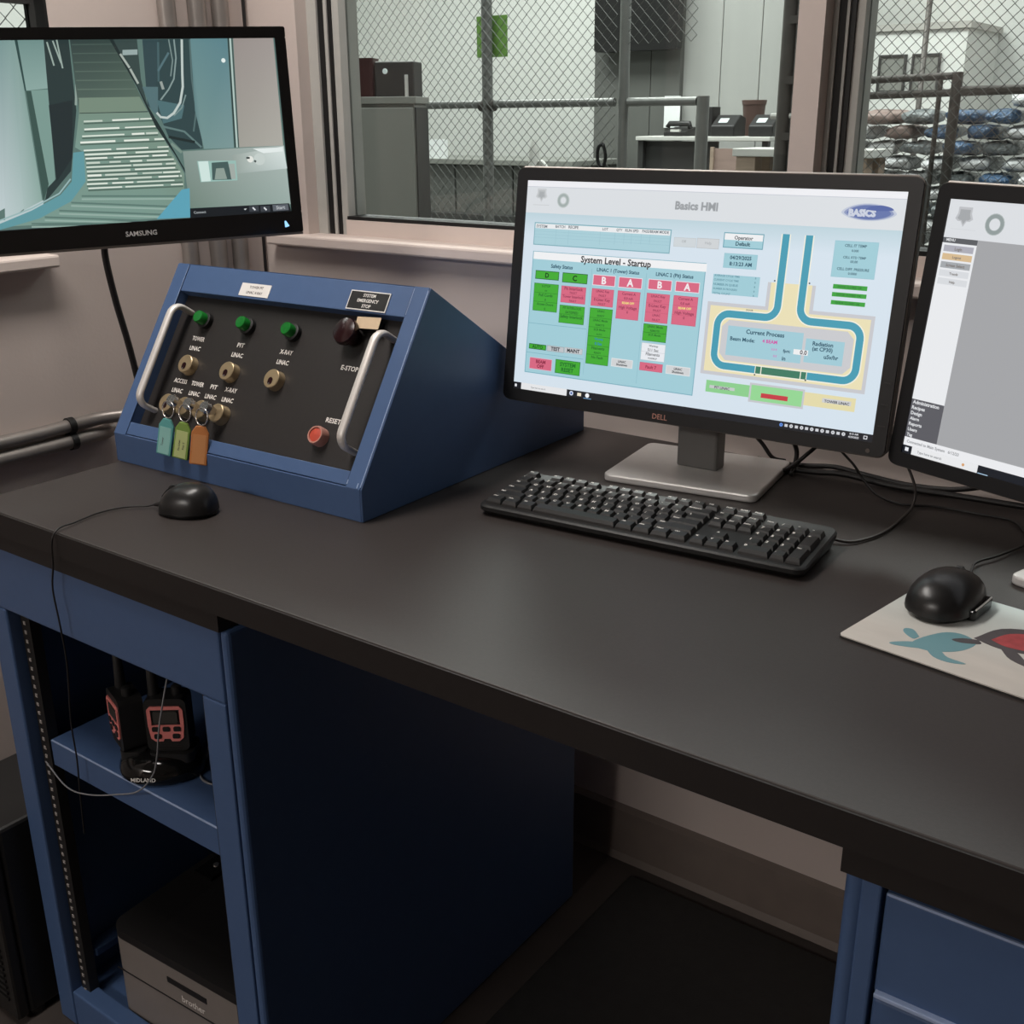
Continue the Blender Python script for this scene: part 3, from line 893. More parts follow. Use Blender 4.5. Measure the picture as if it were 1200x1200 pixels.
# ------------------------------------------------------------------ mice
def mouse_shell(L, W, Hh, skew=0.12, n=28, rings=9, z0=0.006):
    mb = MB()
    v, f = [], []
    for i in range(rings + 1):
        e = i / rings * math.pi / 2
        s = math.cos(e) ** 0.80
        zz = z0 + (Hh - z0) * math.sin(e) ** 0.95
        for k in range(n):
            a = 2 * math.pi * k / n
            ca, sa = math.cos(a), math.sin(a)
            x = math.copysign(abs(ca) ** 0.85, ca) * L / 2
            y = math.copysign(abs(sa) ** 0.8, sa) * W / 2 * (1 - 0.08 * math.cos(a))
            px = x * s - skew * L * (1 - s) * 0.9
            v.append((px, y * s, zz - 0.12 * Hh * max(0, px / (L / 2)) ** 2))
    f = [(i * n + k, i * n + (k + 1) % n, (i + 1) * n + (k + 1) % n, (i + 1) * n + k) for i in range(rings) for k in range(n)]
    f.append(tuple(range(rings * n, rings * n + n)))
    return mb.add(v, f)


def mouse(name, label, loc, rz, L, W, Hh):
    """front of the mouse points along +x"""
    t = thing(name, label, 'mouse', loc, rz)
    obj('base', MB().lathe([(0.94, 0.0), (1.0, 0.0025), (1.0, 0.0062), (0.98, 0.007)], (0, 0, 0), 32, sx=L / 2, sy=W / 2), 'glossblack', t, smooth=50)
    obj('shell', mouse_shell(L, W, Hh), 'mouseblack', t, smooth=True)
    obj('scroll_wheel', MB().tube([(L * 0.22, -0.003, Hh * 0.74), (L * 0.22, 0.003, Hh * 0.74)], 0.0080, 16), 'keyplastic', t, smooth=40)
    obj('button_seam', MB().tube([(L * 0.05, 0, Hh * 0.965), (L * 0.20, 0, Hh * 0.90), (L * 0.36, 0, Hh * 0.73), (L * 0.46, 0, Hh * 0.50)], 0.0008, 6), 'gasket', t)
    obj('cable_boot', MB().tube([(L * 0.46, 0, 0.010), (L * 0.56, 0, 0.009), (L * 0.62, 0, 0.008)], [0.0042, 0.0032, 0.0022], 10), 'cable', t, smooth=50)
    return t


M['mouseblack'] = mat('soft_black_shell', (0.014, 0.0135, 0.0135), 0.30, spec=0.5)
mouse('computer_mouse', 'small black mouse lying on the worktop in front of the control console', (0.281, 0.146, 0.0), math.radians(204), 0.080, 0.060, 0.041)
obj('mouse_cable', MB().tube(smooth_path([(0.236, 0.138, 0.008), (0.222, 0.124, 0.004), (0.198, 0.104, 0.003), (0.190, 0.07, 0.003), (0.197, 0.03, 0.003), (0.203, 0.004, 0.0042), (0.205, -0.009, -0.008), (0.198, -0.009, -0.045), (0.189, -0.009, -0.080), (0.193, -0.009, -0.130), (0.190, -0.006, -0.19), (0.160, 0.004, -0.29), (0.146, 0.012, -0.36), (0.14, 0.012, -0.42), (0.12, 0.02, -0.5)]), 0.0013, 6), 'cable', smooth=True,
    label='thin black mouse cable curving over the front edge of the worktop', cat='cable')

pad = thing('mouse_pad', 'pale beach mouse pad printed with a teal turtle and a red one', 'mouse pad', (1.2475, 0.3555, 0.0), math.radians(-9.5))
obj('base', MB().prism(rrect(-0.112, -0.0945, 0.112, 0.0945, 0.006), 0.0, 0.0022, 'z'), 'rubber', pad)
sand = mat('printed_sand', (0.64, 0.60, 0.55), 0.55, noise=(22, 0.16), stretch=(0.35, 1.6, 1))
_nt = sand.node_tree
_b = _nt.nodes['Principled BSDF']
_g = _nt.nodes.new('ShaderNodeSeparateXYZ')
_tco = _nt.nodes.new('ShaderNodeTexCoord')
_nt.links.new(_tco.outputs['Object'], _g.inputs[0])
_mr = _nt.nodes.new('ShaderNodeMapRange')
_mr.inputs['From Min'].default_value = -0.05
_mr.inputs['From Max'].default_value = 0.09
_nt.links.new(_g.outputs['Y'], _mr.inputs['Value'])
_mix = _nt.nodes.new('ShaderNodeMix')
_mix.data_type = 'RGBA'
_old = _b.inputs['Base Color'].links[0].from_socket
_nt.links.new(_mr.outputs[0], _mix.inputs[0])
_nt.links.new(_old, _mix.inputs[6])
_mix.inputs[7].default_value = (0.60, 0.68, 0.66, 1)
_nt.links.new(_mix.outputs[2], _b.inputs['Base Color'])
M['sand'] = sand
top = obj('printed_top', MB().prism(rrect(-0.1115, -0.094, 0.1115, 0.094, 0.006), 0.0022, 0.0034, 'z'), 'sand', pad)
M['turtleteal'] = mat('teal_print', (0.17, 0.34, 0.38), 0.5)
M['turtlered'] = mat('red_print', (0.42, 0.07, 0.075), 0.5, noise=(90, 0.5))
M['turtledark'] = mat('dark_print', (0.09, 0.08, 0.085), 0.5, noise=(60, 0.3))
def padpoly(pts, m, z, name):
    pl_ = Matrix.Rotation(math.radians(9.5), 4, 'Z') @ Matrix.Translation((-1.2475, -0.3555, 0))
    q = [tuple((pl_ @ Vector((x, y, 0))).xy) for x, y in pts]
    obj(name, MB().prism([tuple(p.xy) for p in smooth_path([(*a, 0) for a in q + q[:1]], 4)][:-1], 0.0033, z, 'z'), m, top)
padpoly([(1.190, 0.297), (1.188, 0.308), (1.196, 0.329), (1.209, 0.348), (1.225, 0.352), (1.240, 0.340), (1.236, 0.320), (1.224, 0.305), (1.206, 0.296)], 'turtleteal', 0.0036, 'turtle_print')
padpoly([(1.190, 0.322), (1.180, 0.335), (1.172, 0.333), (1.174, 0.324), (1.186, 0.314)], 'turtleteal', 0.0037, 'turtle_print')
padpoly([(1.194, 0.310), (1.180, 0.302), (1.170, 0.292), (1.178, 0.290), (1.200, 0.298)], 'turtleteal', 0.0037, 'turtle_print')
padpoly([(1.200, 0.304), (1.214, 0.286), (1.230, 0.282), (1.244, 0.288), (1.226, 0.292), (1.216, 0.302)], 'turtleteal', 0.0037, 'turtle_print')
padpoly([(1.235, 0.350), (1.252, 0.388), (1.285, 0.402), (1.312, 0.392), (1.318, 0.362), (1.295, 0.345), (1.262, 0.340)], 'turtledark', 0.0036, 'turtle_print')
padpoly([(1.250, 0.356), (1.262, 0.380), (1.286, 0.391), (1.306, 0.384), (1.310, 0.364), (1.292, 0.351), (1.266, 0.348)], 'turtlered', 0.0038, 'turtle_print')
padpoly([(1.240, 0.348), (1.226, 0.343), (1.218, 0.334), (1.228, 0.332), (1.244, 0.340)], 'turtledark', 0.0037, 'turtle_print')
padpoly([(1.262, 0.342), (1.276, 0.322), (1.300, 0.312), (1.290, 0.324), (1.276, 0.342)], 'turtledark', 0.0037, 'turtle_print')
ms2 = mouse('computer_mouse', 'black mouse resting on the pale turtle-print mouse pad', (1.190, 0.414, 0.0035), math.radians(84), 0.115, 0.070, 0.040)
wing = obj('thumb_wing', MB().prism(rrect(-0.024, -0.0385, 0.026, -0.0290, 0.004), 0.0008, 0.0125, 'z'), 'glossblack', ms2, bevel=0.0015)
obj('wing_trim', MB().tube([(-0.021, -0.0375, 0.0128), (0.0, -0.0378, 0.0130), (0.023, -0.0375, 0.0128)], 0.0009, 6), 'silver', wing)
obj('mouse_cable', MB().tube(smooth_path([(1.195, 0.480, 0.010), (1.186, 0.528, 0.006), (1.184, 0.556, 0.005), (1.200, 0.594, 0.005), (1.216, 0.650, 0.004), (1.235, 0.72, 0.003), (1.25, 0.80, 0.003)]), 0.0016, 6), 'cable', smooth=True,
    label='black cable leading back from the mouse on the mouse pad', cat='cable')

# ------------------------------------------------------------------ keyboard
kb = thing('keyboard', 'full-size black keyboard with white legends in front of the left monitor', 'keyboard', (0.5985, 0.3625, 0.0), 0.0681)
KW, KD = 0.442, 0.1334
def ktop(y): return 0.0145 + (0.0235 - 0.0145) * y / KD
n_ = 5
body = MB()
lo = rrect(0.005, 0.006, KW - 0.005, KD - 0.004, 0.012, 4)
hi = rrect(0.0, 0.0, KW, KD, 0.014, 4)
def lay(pts, fz): return [(x, y, fz(y)) for x, y in pts]
rings = [lay(lo, lambda y: 0.0015), lay(hi, lambda y: ktop(y) - 0.007), lay(hi, lambda y: ktop(y) - 0.002), lay(rrect(0.002, 0.002, KW - 0.002, KD - 0.002, 0.013, 4), ktop)]
nn = len(lo)
body.add([p for r_ in rings for p in r_], [(i * nn + k, i * nn + (k + 1) % nn, (i + 1) * nn + (k + 1) % nn, (i + 1) * nn + k) for i in range(3) for k in range(nn)] + [tuple(range(nn - 1, -1, -1)), tuple(range(3 * nn, 4 * nn))])
obj('case', body, 'blackplastic', kb, smooth=40)
for x in (0.04, KW - 0.06):
    obj('foot', MB().box(x, 0.01, 0.0, x + 0.02, 0.022, 0.002), 'rubber', kb)
U = 0.0190
def key(x, y, w, d, legend, h=0.0075):
    """one keycap, sculpted: skirt, sloping sides, slightly smaller top"""
    zb = ktop(y + d / 2) - 0.0008
    g = 0.0006
    x0, x1, y0, y1 = x + g, x + w - g, y + g, y + d - g
    it, ib = 0.0026, 0.0034
    v = [(x0, y0, zb), (x1, y0, zb), (x1, y1, zb), (x0, y1, zb),
         (x0 + 0.0006, y0 + 0.0006, zb + 0.003), (x1 - 0.0006, y0 + 0.0006, zb + 0.003), (x1 - 0.0006, y1 - 0.0004, zb + 0.003), (x0 + 0.0006, y1 - 0.0004, zb + 0.003),
         (x0 + it, y0 + ib, zb + h - 0.0006), (x1 - it, y0 + ib, zb + h - 0.0006), (x1 - it, y1 - 0.0016, zb + h + 0.0004), (x0 + it, y1 - 0.0016, zb + h + 0.0004)]
    mb = MB().add(v, [(0, 3, 2, 1)] + [(a + i, a + (i + 1) % 4, a + 4 + (i + 1) % 4, a + 4 + i) for a in (0, 4) for i in range(4)] + [(8, 9, 10, 11)])
    if legend:
        hh = 0.0046 if len(legend) == 1 else 0.0028
        tv, tf, tw = text_shape(legend, 0.035)
        lw = tw * hh
        cx = x0 + it + 0.0008 + lw / 2
        if lw > (x1 - x0 - 2 * it - 0.001): hh *= (x1 - x0 - 2 * it - 0.001) / lw; lw = tw * hh; cx = (x0 + x1) / 2
        cy = y1 - 0.0016 - 0.0009 - hh / 2
        sl = 0.001 / (d - 0.006)
        mb.add([(cx + a * hh, cy + b * hh, zb + h + 0.00055 + (cy + b * hh - y1 + 0.0016) * sl) for a, b in tv], tf, 1)
    obj('key', mb, ['keyplastic', 'paintwhite'], kb)


KX, KY = 0.0085, 0.0090
rowsk = [
    [('Ctrl', 1.25), ('Win', 1.25), ('Alt', 1.25), ('', 6.25), ('Alt', 1.25), ('Win', 1.25), ('Menu', 1.25), ('Ctrl', 1.25)],
    [('Shift', 2.25)] + [(c, 1) for c in 'ZXCVBNM,./'] + [('Shift', 2.75)],
    [('Caps', 1.75)] + [(c, 1) for c in "ASDFGHJKL;'"] + [('Enter', 2.25)],
    [('Tab', 1.5)] + [(c, 1) for c in 'QWERTYUIOP[]'] + [('\\', 1.5)],
    [('`', 1)] + [(c, 1) for c in '1234567890-='] + [('Backspace', 2)],
]
for r_, row in enumerate(rowsk):
    x = KX
    for lg, wd in row:
        key(x, KY + r_ * U, wd * U, U, lg)
        x += wd * U
FY = KY + 5 * U + 0.0045
x = KX
key(x, FY, U, 0.0150, 'Esc')
for i in range(12):
    key(KX + U * 2 + i * U + (i // 4) * U * 0.5, FY, U, 0.0150, 'F%d' % (i + 1))
NX = KX + 15 * U + 0.0040
for i, s in enumerate(('PrtSc', 'ScrLk', 'Pause')):
    key(NX + i * U, FY, U, 0.0150, s)
for r_, row in ((4, ('Ins', 'Home', 'PgUp')), (3, ('Del', 'End', 'PgDn'))):
    for i, s in enumerate(row):
        key(NX + i * U, KY + r_ * U, U, U, s)
for i, s in ((0, '<'), (1, 'v'), (2, '>')):
    key(NX + i * U, KY, U, U, s)
key(NX + U, KY + U, U, U, '^')
PX = NX + 3 * U + 0.0040
for r_, row in ((4, ('Num', '/', '*', '-')), (3, '789'), (2, '456'), (1, '123')):
    for i, s in enumerate(row):
        key(PX + i * U, KY + r_ * U, U, U, s)
key(PX, KY, 2 * U, U, '0')
key(PX + 2 * U, KY, U, U, '.')
key(PX + 3 * U, KY + 2 * U, U, 2 * U, '+')
key(PX + 3 * U, KY, U, 2 * U, 'Ent')
obj('keyboard_cable', MB().tube(smooth_path([(1.012, 0.520, 0.010), (1.022, 0.532, 0.005), (1.043, 0.543, 0.003), (1.060, 0.588, 0.003), (1.064, 0.648, 0.003), (1.064, 0.700, 0.008), (1.060, 0.72, 0.024), (1.050, 0.725, 0.045), (1.034, 0.735, 0.060), (1.0, 0.75, 0.075), (0.95, 0.76, 0.085)]), 0.0020, 6), 'thincable', smooth=True,
    label='thin black keyboard cable looping from the keyboard up behind the monitors', cat='cable')


# ------------------------------------------------------------------ desktop monitors
KS = 0.965
SW, SH, BZ = 0.545 * KS, 0.302 * KS, 0.017 * KS
def monitor(label, loc, rz, tilt, roll, prints, base_off, base_rz, pname, emblem):
    """origin of the Empty is on the worktop below the screen centre"""
    t = thing('computer_monitor', label, 'monitor', (loc[0], loc[1], 0.0), rz, 'desktop monitors')
    T = Matrix.Translation((0, 0, loc[2])) @ Matrix.Rotation(-tilt, 4, 'X') @ Matrix.Rotation(-roll, 4, 'Y')
    W2, H2 = SW / 2, SH / 2
    out = rrect(-W2 - BZ, -H2 - BZ, W2 + BZ, H2 + BZ, 0.010, 5)
    hs = MB().prism(out, 0.0012, 0.020, 'y')
    hs.prism(rrect(-W2 + 0.03, -H2 + 0.02, W2 - 0.03, H2 - 0.03, 0.03, 5), 0.020, 0.048, 'y')
    h_ = obj('housing', hs, 'blackplastic', t, smooth=40, matrix=T)
    bz = MB()
    inn = [(-W2, -H2), (W2, -H2), (W2, H2), (-W2, H2)]
    no = len(out)
    o2 = rrect(-W2 - BZ, -H2 - BZ, W2 + BZ, H2 + BZ, 0.010, 5)
    def corner(p): return min(range(4), key=lambda i: (inn[i][0] - p[0]) ** 2 + (inn[i][1] - p[1]) ** 2)
    # bezel as four mitred bars
    for a, b in ((0, 1), (1, 2), (2, 3), (3, 0)):
        pa, pb = inn[a], inn[b]
        seg = [p for p in out if corner(p) in (a, b)]
    Fy = -0.0016
    bz.prism([(-W2 - BZ + 0.010, H2), (W2 + BZ - 0.010, H2), (W2 + BZ - 0.010, H2 + BZ), (-W2 - BZ + 0.010, H2 + BZ)], Fy, 0.0012, 'y')
    bz.prism([(-W2 - BZ + 0.010, -H2 - BZ), (W2 + BZ - 0.010, -H2 - BZ), (W2 + BZ - 0.010, -H2), (-W2 - BZ + 0.010, -H2)], Fy, 0.0012, 'y')
    for s in (-1, 1):
        pts = [(s * (W2 + BZ - 0.010), -H2 - BZ)] + [(s * (W2 + BZ - 0.010 + 0.010 * math.sin(k * math.pi / 10)), -H2 - BZ + 0.010 - 0.010 * math.cos(k * math.pi / 10)) for k in range(1, 6)] \
            + [(s * (W2 + BZ - 0.010 + 0.010 * math.cos(k * math.pi / 10)), H2 + BZ - 0.010 + 0.010 * math.sin(k * math.pi / 10)) for k in range(0, 6)] + [(s * (W2 + BZ - 0.010), H2 + BZ), (s * (W2 + BZ - 0.010), H2), (s * W2, H2), (s * W2, -H2), (s * (W2 + BZ - 0.010), -H2)]
        bz.prism(pts, Fy, 0.0012, 'y')
    fr = obj('bezel', bz, 'bezel', t, matrix=T)
    rim = MB().tube([(p[0] * 1.0008, 0.0030, p[1] * 1.0015) for p in out + out[:2]], 0.0016, 6)
    obj('silver_rim', rim, 'darkrim', h_)
    obj('top_rim', MB().tube([(-W2 - BZ + 0.008, 0.004, H2 + BZ + 0.0008), (0, 0.004, H2 + BZ + 0.0008), (W2 + BZ - 0.008, 0.004, H2 + BZ + 0.0008)], 0.0022, 8), 'silveredge', h_, smooth=True)
    sc = obj('screen', MB().box(-W2, 0.0004, -H2, W2, 0.0012, H2), 'screenblack', t, matrix=T)
    pr = build_print(prints, pname, sc, 'screen', unit=0.001 * KS)
    pr.location = (0, 0.0004, 0)
    mb = MB(); text_into(mb, emblem, Matrix.Translation((-0.022, Fy - 0.0003, -H2 - BZ * 0.55)) @ Matrix.Rotation(math.pi / 2, 4, 'X'), height=0.0070, bold=0.01)
    obj('brand_lettering', mb, 'redring', fr)
    mb = MB()
    mb.v = []
    obj('power_button', MB().tube([(W2 + BZ - 0.020, Fy - 0.001, -H2 - BZ + 0.006), (W2 + BZ - 0.020, Fy + 0.001, -H2 - BZ + 0.006)], 0.0026, 14), 'darkrim', fr)
    for k in range(3):
        obj('menu_button', MB().box(W2 + 0.004, Fy - 0.0008, -H2 + 0.020 + k * 0.026, W2 + 0.013, Fy + 0.0006, -H2 + 0.0215 + k * 0.026), 'keyplastic', fr)
    # stand
    bx, by = base_off
    ne = MB().box(bx - 0.032, by - 0.013, 0.010, bx + 0.032, by + 0.017, loc[2] + 0.05)
    obj('neck', ne, 'necksilver', t, bevel=0.004)
    obj('mount', MB().box(bx - 0.045, 0.030, loc[2] - 0.06, bx + 0.045, by + 0.012, loc[2] + 0.05), 'blackplastic', t, bevel=0.004)
    ba = MB().prism(rrect(-0.113, -0.098, 0.113, 0.088, 0.012, 5), 0.0, 0.011, 'z')
    ba.v = [tuple(Matrix.Translation((bx, by, 0)) @ Matrix.Rotation(base_rz, 4, 'Z') @ Vector(p)) for p in ba.v]
    obj('base', ba, 'silver', t, bevel=0.0025)
    return t


M['necksilver'] = mat('grey_stand_neck', (0.20, 0.195, 0.19), 0.4, metal=0.3)
# ------------------------------------------------------------------ pictures shown on the screens (millimetres from the screen centre, sRGB)
HMI=[
["r",-272.5,-151,272.5,151,[212,225,236]],
["g",-272.5,74,272.5,106,[212,225,236],[188,210,219]],
["r",-272.5,106,272.5,151,[217,221,225]],
["r",-272.5,142.1,272.5,151,[236,237,241]],
["r",-272.5,142.1,272.5,142.8,[190,195,205]],
["shield",-247.1,130.7,9.5,[200,203,206]],
["ring",-209.7,124.8,10.6,4.1,[196,203,203]],
["shield",-247.1,130.7,7.1,[182,186,188]],
["ring",-209.7,124.8,9.5,5.2,[172,182,181]],
["shield",-247.1,130.7,4.8,[168,172,175]],
["ring",-209.7,124.8,8.4,6.4,[158,170,168]],
["r",-260.9,116.7,-233.3,117.8,[203,206,209]],
["blur","Basics HMI",-1.3,124.6,62,[150,154,158]],
["lens",228.3,124.7,34,11.5,[190,198,214]],
["lens",228.3,124.7,30.6,10.3,[140,152,188]],
["lens",228.3,124.7,27.2,9.2,[96,114,168]],
["blur","BASICS",220.3,124.7,34,[196,203,220]],
["lens2",241.3,129.2,17,5,[78,98,160]],
["r",-255.6,60.9,-33.9,92.8,[125,172,184]],
["r",-254.3,62.2,-35.2,91.5,[168,205,215]],
["r",-253.7,84.7,-35.7,91.2,[232,234,236]],
["t","SYSTEM",-242.8,87.6,18.7,1,[110,118,125]],
["t","BATCH",-211.2,88.4,16.5,1,[110,118,125]],
["t","RECIPE",-189.1,88.7,16.6,1,[110,118,125]],
["t","LOT",-136.8,88.4,9,1,[110,118,125]],
["t","QTY",-114.2,88.4,9.5,1,[110,118,125]],
["t","RUN SPD",-94.5,88.4,21,1,[110,118,125]],
["t","PASS/BEAM MODE",-58,88.7,40.7,1,[110,118,125]],
["r",-217.9,62.2,-217.4,84.7,[150,190,202]],
["r",-196.9,63.5,-196.4,84.7,[150,190,202]],
["r",-144.6,66.8,-144.1,84.7,[150,190,202]],
["r",-120.8,68.4,-120.2,84.7,[150,190,202]],
["r",-106.3,69.3,-105.8,84.7,[150,190,202]],
["r",-94.5,70,-94,84.7,[150,190,202]],
["r",-79.5,71,-79,84.7,[150,190,202]],
["r",-66,71.9,-65.5,84.7,[150,190,202]],
["r",-253.7,80.4,-35.7,80.8,[150,190,202]],
["r",-253.7,76.1,-35.7,76.5,[150,190,202]],
["r",-253.7,71.8,-35.7,72.2,[150,190,202]],
["r",-29.2,71,3.8,83.2,[190,196,198]],
["r",-28.6,71.6,3.2,82.6,[205,212,216]],
["t","Off",-14.2,78.4,6.5,1,[175,180,183]],
["r",-254.7,-125,22.1,52.1,[120,172,188]],
["r",-253.5,-123.8,20.9,50.9,[160,203,214]],
["r",-253.4,40.8,23.1,51.3,[238,239,241]],
["t","System Level - Startup",-116.3,45.3,112.2,1,[50,52,55]],
["t","Safety Status",-203.4,32.6,37,1,[45,85,105]],
["t","LINAC 1 (Tower) Status",-110.8,32.7,67.9,1,[45,85,105]],
["t","LINAC 2 (Pit) Status",-23,33,56.3,1,[45,85,105]],
["r",-153.2,-116.6,-152.6,33.3,[135,182,196]],
["r",-65.8,-119.1,-65.2,32.9,[135,182,196]],
["r",-253.5,-52.1,-154.1,-51.3,[125,175,190]],
["r",-254,-95.4,-155.1,-94.6,[125,175,190]],
["r",-247.8,12.6,-207,25,[25,85,35]],
["r",-246.9,13.5,-207.9,24.1,[66,170,50]],
["th","D",-227.4,18.8,6.6,[20,60,25]],
["r",-201.1,11,-158.9,24.9,[25,85,35]],
["r",-200.2,11.9,-159.8,24,[66,170,50]],
["th","C",-180,17.9,7.5,[20,60,25]],
["r",-150,10.7,-113.4,25.8,[232,222,230]],
["r",-149.1,11.6,-114.3,24.9,[214,104,130]],
["th","B",-131.7,18.2,9.6,[240,232,236]],
["r",-108.2,10.7,-70.9,25.5,[232,222,230]],
["r",-107.3,11.6,-71.8,24.6,[214,104,130]],
["th","A",-89.6,18.1,9.4,[240,232,236]],
["r",-61.8,11.5,-25.4,25.9,[232,222,230]],
["r",-60.9,12.4,-26.3,25,[214,104,130]],
["th","B",-43.6,18.7,9.1,[240,232,236]],
["r",-20.2,11.9,15.9,26,[232,222,230]],
["r",-19.3,12.8,15,25.1,[214,104,130]],
["th","A",-2.2,19,8.9,[240,232,236]],
["r",-248.5,-33.1,-206.1,6.9,[25,85,35]],
["r",-248,-32.6,-206.6,6.4,[66,170,50]],
["t","E-STOP",-227.3,3.2,14.4,1,[35,110,40]],
["t","OK",-227.3,-3.4,4.8,1,[35,110,40]],
["r",-248,-6.8,-206.6,-6.4,[25,85,35]],
["t","Pull Cords",-227.3,-9.8,24,1,[35,110,40]],
["t","0",-227.3,-16.4,2.4,1,[35,110,40]],
["r",-248,-19.8,-206.6,-19.4,[25,85,35]],
["t","Access Doors",-227.3,-22.8,28.8,1,[35,110,40]],
["t","0",-227.3,-29.4,2.4,1,[35,110,40]],
["r",-201.3,-17.5,-159.6,6.3,[190,80,110]],
["r",-200.8,-17,-160.1,5.8,[214,104,130]],
["t","Pit Interlock",-180.4,2.9,31.2,1,[150,60,88]],
["t","FAULT",-180.4,-2.8,12,1,[150,60,88]],
["r",-200.8,-5.8,-160.1,-5.4,[190,80,110]],
["t","Tower Interlock",-180.4,-8.4,36,1,[150,60,88]],
["t","FAULT",-180.4,-14.2,12,1,[150,60,88]],
["r",-201.8,-46.7,-159.2,-21.1,[25,85,35]],
["r",-201.3,-46.2,-159.7,-21.6,[66,170,50]],
["t","PIT INTERLOCK",-180.5,-24.7,31.2,1,[35,110,40]],
["t","SATISFIED",-180.5,-30.8,21.6,1,[35,110,40]],
["r",-201.3,-34.1,-159.7,-33.7,[25,85,35]],
["t","Safety Interlock",-180.5,-37,38.3,1,[35,110,40]],
["r",-150.2,-17.9,-114.1,6.5,[190,80,110]],
["r",-149.7,-17.4,-114.6,6,[214,104,130]],
["t","LINAC Key",-132.1,3.1,21.6,1,[150,60,88]],
["t","FAULT",-132.1,-2.8,12,1,[150,60,88]],
["r",-149.7,-5.9,-114.6,-5.5,[190,80,110]],
["t","E-Linac Key",-132.1,-8.6,26.4,1,[150,60,88]],
["t","FAULT",-132.1,-14.5,12,1,[150,60,88]],
["r",-150.7,-100.3,-113.4,-20.8,[25,85,35]],
["r",-150.2,-99.8,-113.9,-21.3,[66,170,50]],
["t","LINAC",-132,-24.6,12,1,[35,110,40]],
["t","READY",-132,-31.1,12,1,[35,110,40]],
["r",-150.2,-34.6,-113.9,-34.2,[25,85,35]],
["t","LINAC Mode",-132,-37.7,24,1,[35,110,40]],
["t","REMOTE",-132,-44.2,14.4,1,[35,110,40]],
["r",-150.2,-47.7,-113.9,-47.3,[25,85,35]],
["t","SCR Mode",-132,-50.7,19.2,1,[35,110,40]],
["t","AUTO",-132,-57.3,9.6,1,[35,110,40]],
["r",-150.2,-60.8,-113.9,-60.3,[25,85,35]],
["t","Warmup",-132,-63.8,14.4,1,[40,130,175]],
["t","0 Sec",-132,-70.4,12,1,[40,130,175]],
["r",-150.2,-73.8,-113.9,-73.4,[25,85,35]],
["t","Filaments",-132,-76.9,21.6,1,[35,110,40]],
["t","READY",-132,-83.4,12,1,[35,110,40]],
["r",-150.2,-86.9,-113.9,-86.5,[25,85,35]],
["t","No Fault",-132,-90,19.2,1,[35,110,40]],
["r",-108,-32.3,-72.1,6.5,[190,80,110]],
["r",-107.5,-31.8,-72.6,6,[214,104,130]],
["t","Current A",-90,2.8,21.6,1,[150,60,88]],
["t","0.0 mA",-90,-3.4,14.4,1,[150,60,88]],
["r",-107.5,-6.8,-72.6,-6.4,[190,80,110]],
["t","BEAM OFF",-90,-9.8,19.2,1,[240,222,130]],
["t","High Voltage",-90,-16,28.8,1,[150,60,88]],
["r",-107.5,-19.4,-72.6,-19,[190,80,110]],
["t","0",-90,-22.3,2.4,1,[150,60,88]],
["r",-62.2,-32.5,-26.6,6.8,[190,80,110]],
["r",-61.7,-32,-27.1,6.3,[214,104,130]],
["t","LINAC Key",-44.4,3.1,21.6,1,[150,60,88]],
["t","FAULT",-44.4,-3.3,12,1,[150,60,88]],
["r",-61.7,-6.7,-27.1,-6.3,[190,80,110]],
["t","E-Linac Key",-44.4,-9.7,26.4,1,[150,60,88]],
["t","FAULT",-44.4,-16,12,1,[150,60,88]],
["r",-61.7,-19.4,-27.1,-19,[190,80,110]],
["t","LINAC",-44.4,-22.4,12,1,[150,60,88]],
["t","FAULT",-44.4,-28.8,12,1,[150,60,88]],
["r",-62.7,-58.4,-26.1,-34.9,[25,85,35]],
["r",-62.2,-57.9,-26.6,-35.4,[66,170,50]],
["t","LINAC Mode",-44.4,-38.2,24,1,[35,110,40]],
["t","REMOTE",-44.4,-43.8,14.4,1,[35,110,40]],
["r",-62.2,-46.9,-26.6,-46.4,[25,85,35]],
["t","SCR Mode",-44.4,-49.5,19.2,1,[35,110,40]],
["r",-62.7,-85.1,-25.5,-61.1,[190,195,200]],
["r",-62.2,-84.6,-26,-61.6,[230,233,238]],
["t","Warmup",-44.1,-64.5,14.4,1,[120,122,126]],
["t","511 Sec",-44.1,-70.2,16.8,1,[120,122,126]],
["r",-62.2,-73.3,-26,-72.9,[190,195,200]],
["t","Filaments",-44.1,-76,21.6,1,[120,122,126]],
["t","WARMUP",-44.1,-81.7,14.4,1,[120,122,126]],
["r",-62.8,-99.6,-27,-88.2,[190,80,110]],
["r",-62.3,-99.1,-27.5,-88.7,[214,104,130]],
["t","Fault 7",-44.9,-93.9,16.8,1,[150,50,75]],
["r",-21,-32.2,15.6,6.9,[190,80,110]],
["r",-20.5,-31.7,15.1,6.4,[214,104,130]],
["t","Current A",-2.7,3.2,21.6,1,[150,60,88]],
["t","0.0 mA",-2.7,-3.1,14.4,1,[150,60,88]],
["r",-20.5,-6.5,15.1,-6.1,[190,80,110]],
["t","BEAM OFF",-2.7,-9.5,19.2,1,[240,222,130]],
["t","High Voltage",-2.7,-15.8,28.8,1,[150,60,88]],
["r",-20.5,-19.2,15.1,-18.8,[190,80,110]],
["t","0",-2.7,-22.2,2.4,1,[150,60,88]],
["r",-249.9,-89.5,-219.6,-81.6,[25,85,35]],
["r",-249,-88.6,-220.5,-82.5,[66,170,50]],
["th","AUTO",-234.8,-85.5,4.6,[25,90,30]],
["r",-218.3,-89.8,-188.5,-81.2,[160,168,172]],
["r",-217.4,-88.9,-189.4,-82.1,[190,195,200]],
["th","TEST",-203.4,-85.5,4.9,[40,44,48]],
["r",-187.9,-89.2,-157.1,-80.7,[175,182,186]],
["r",-187,-88.3,-158,-81.6,[196,200,204]],
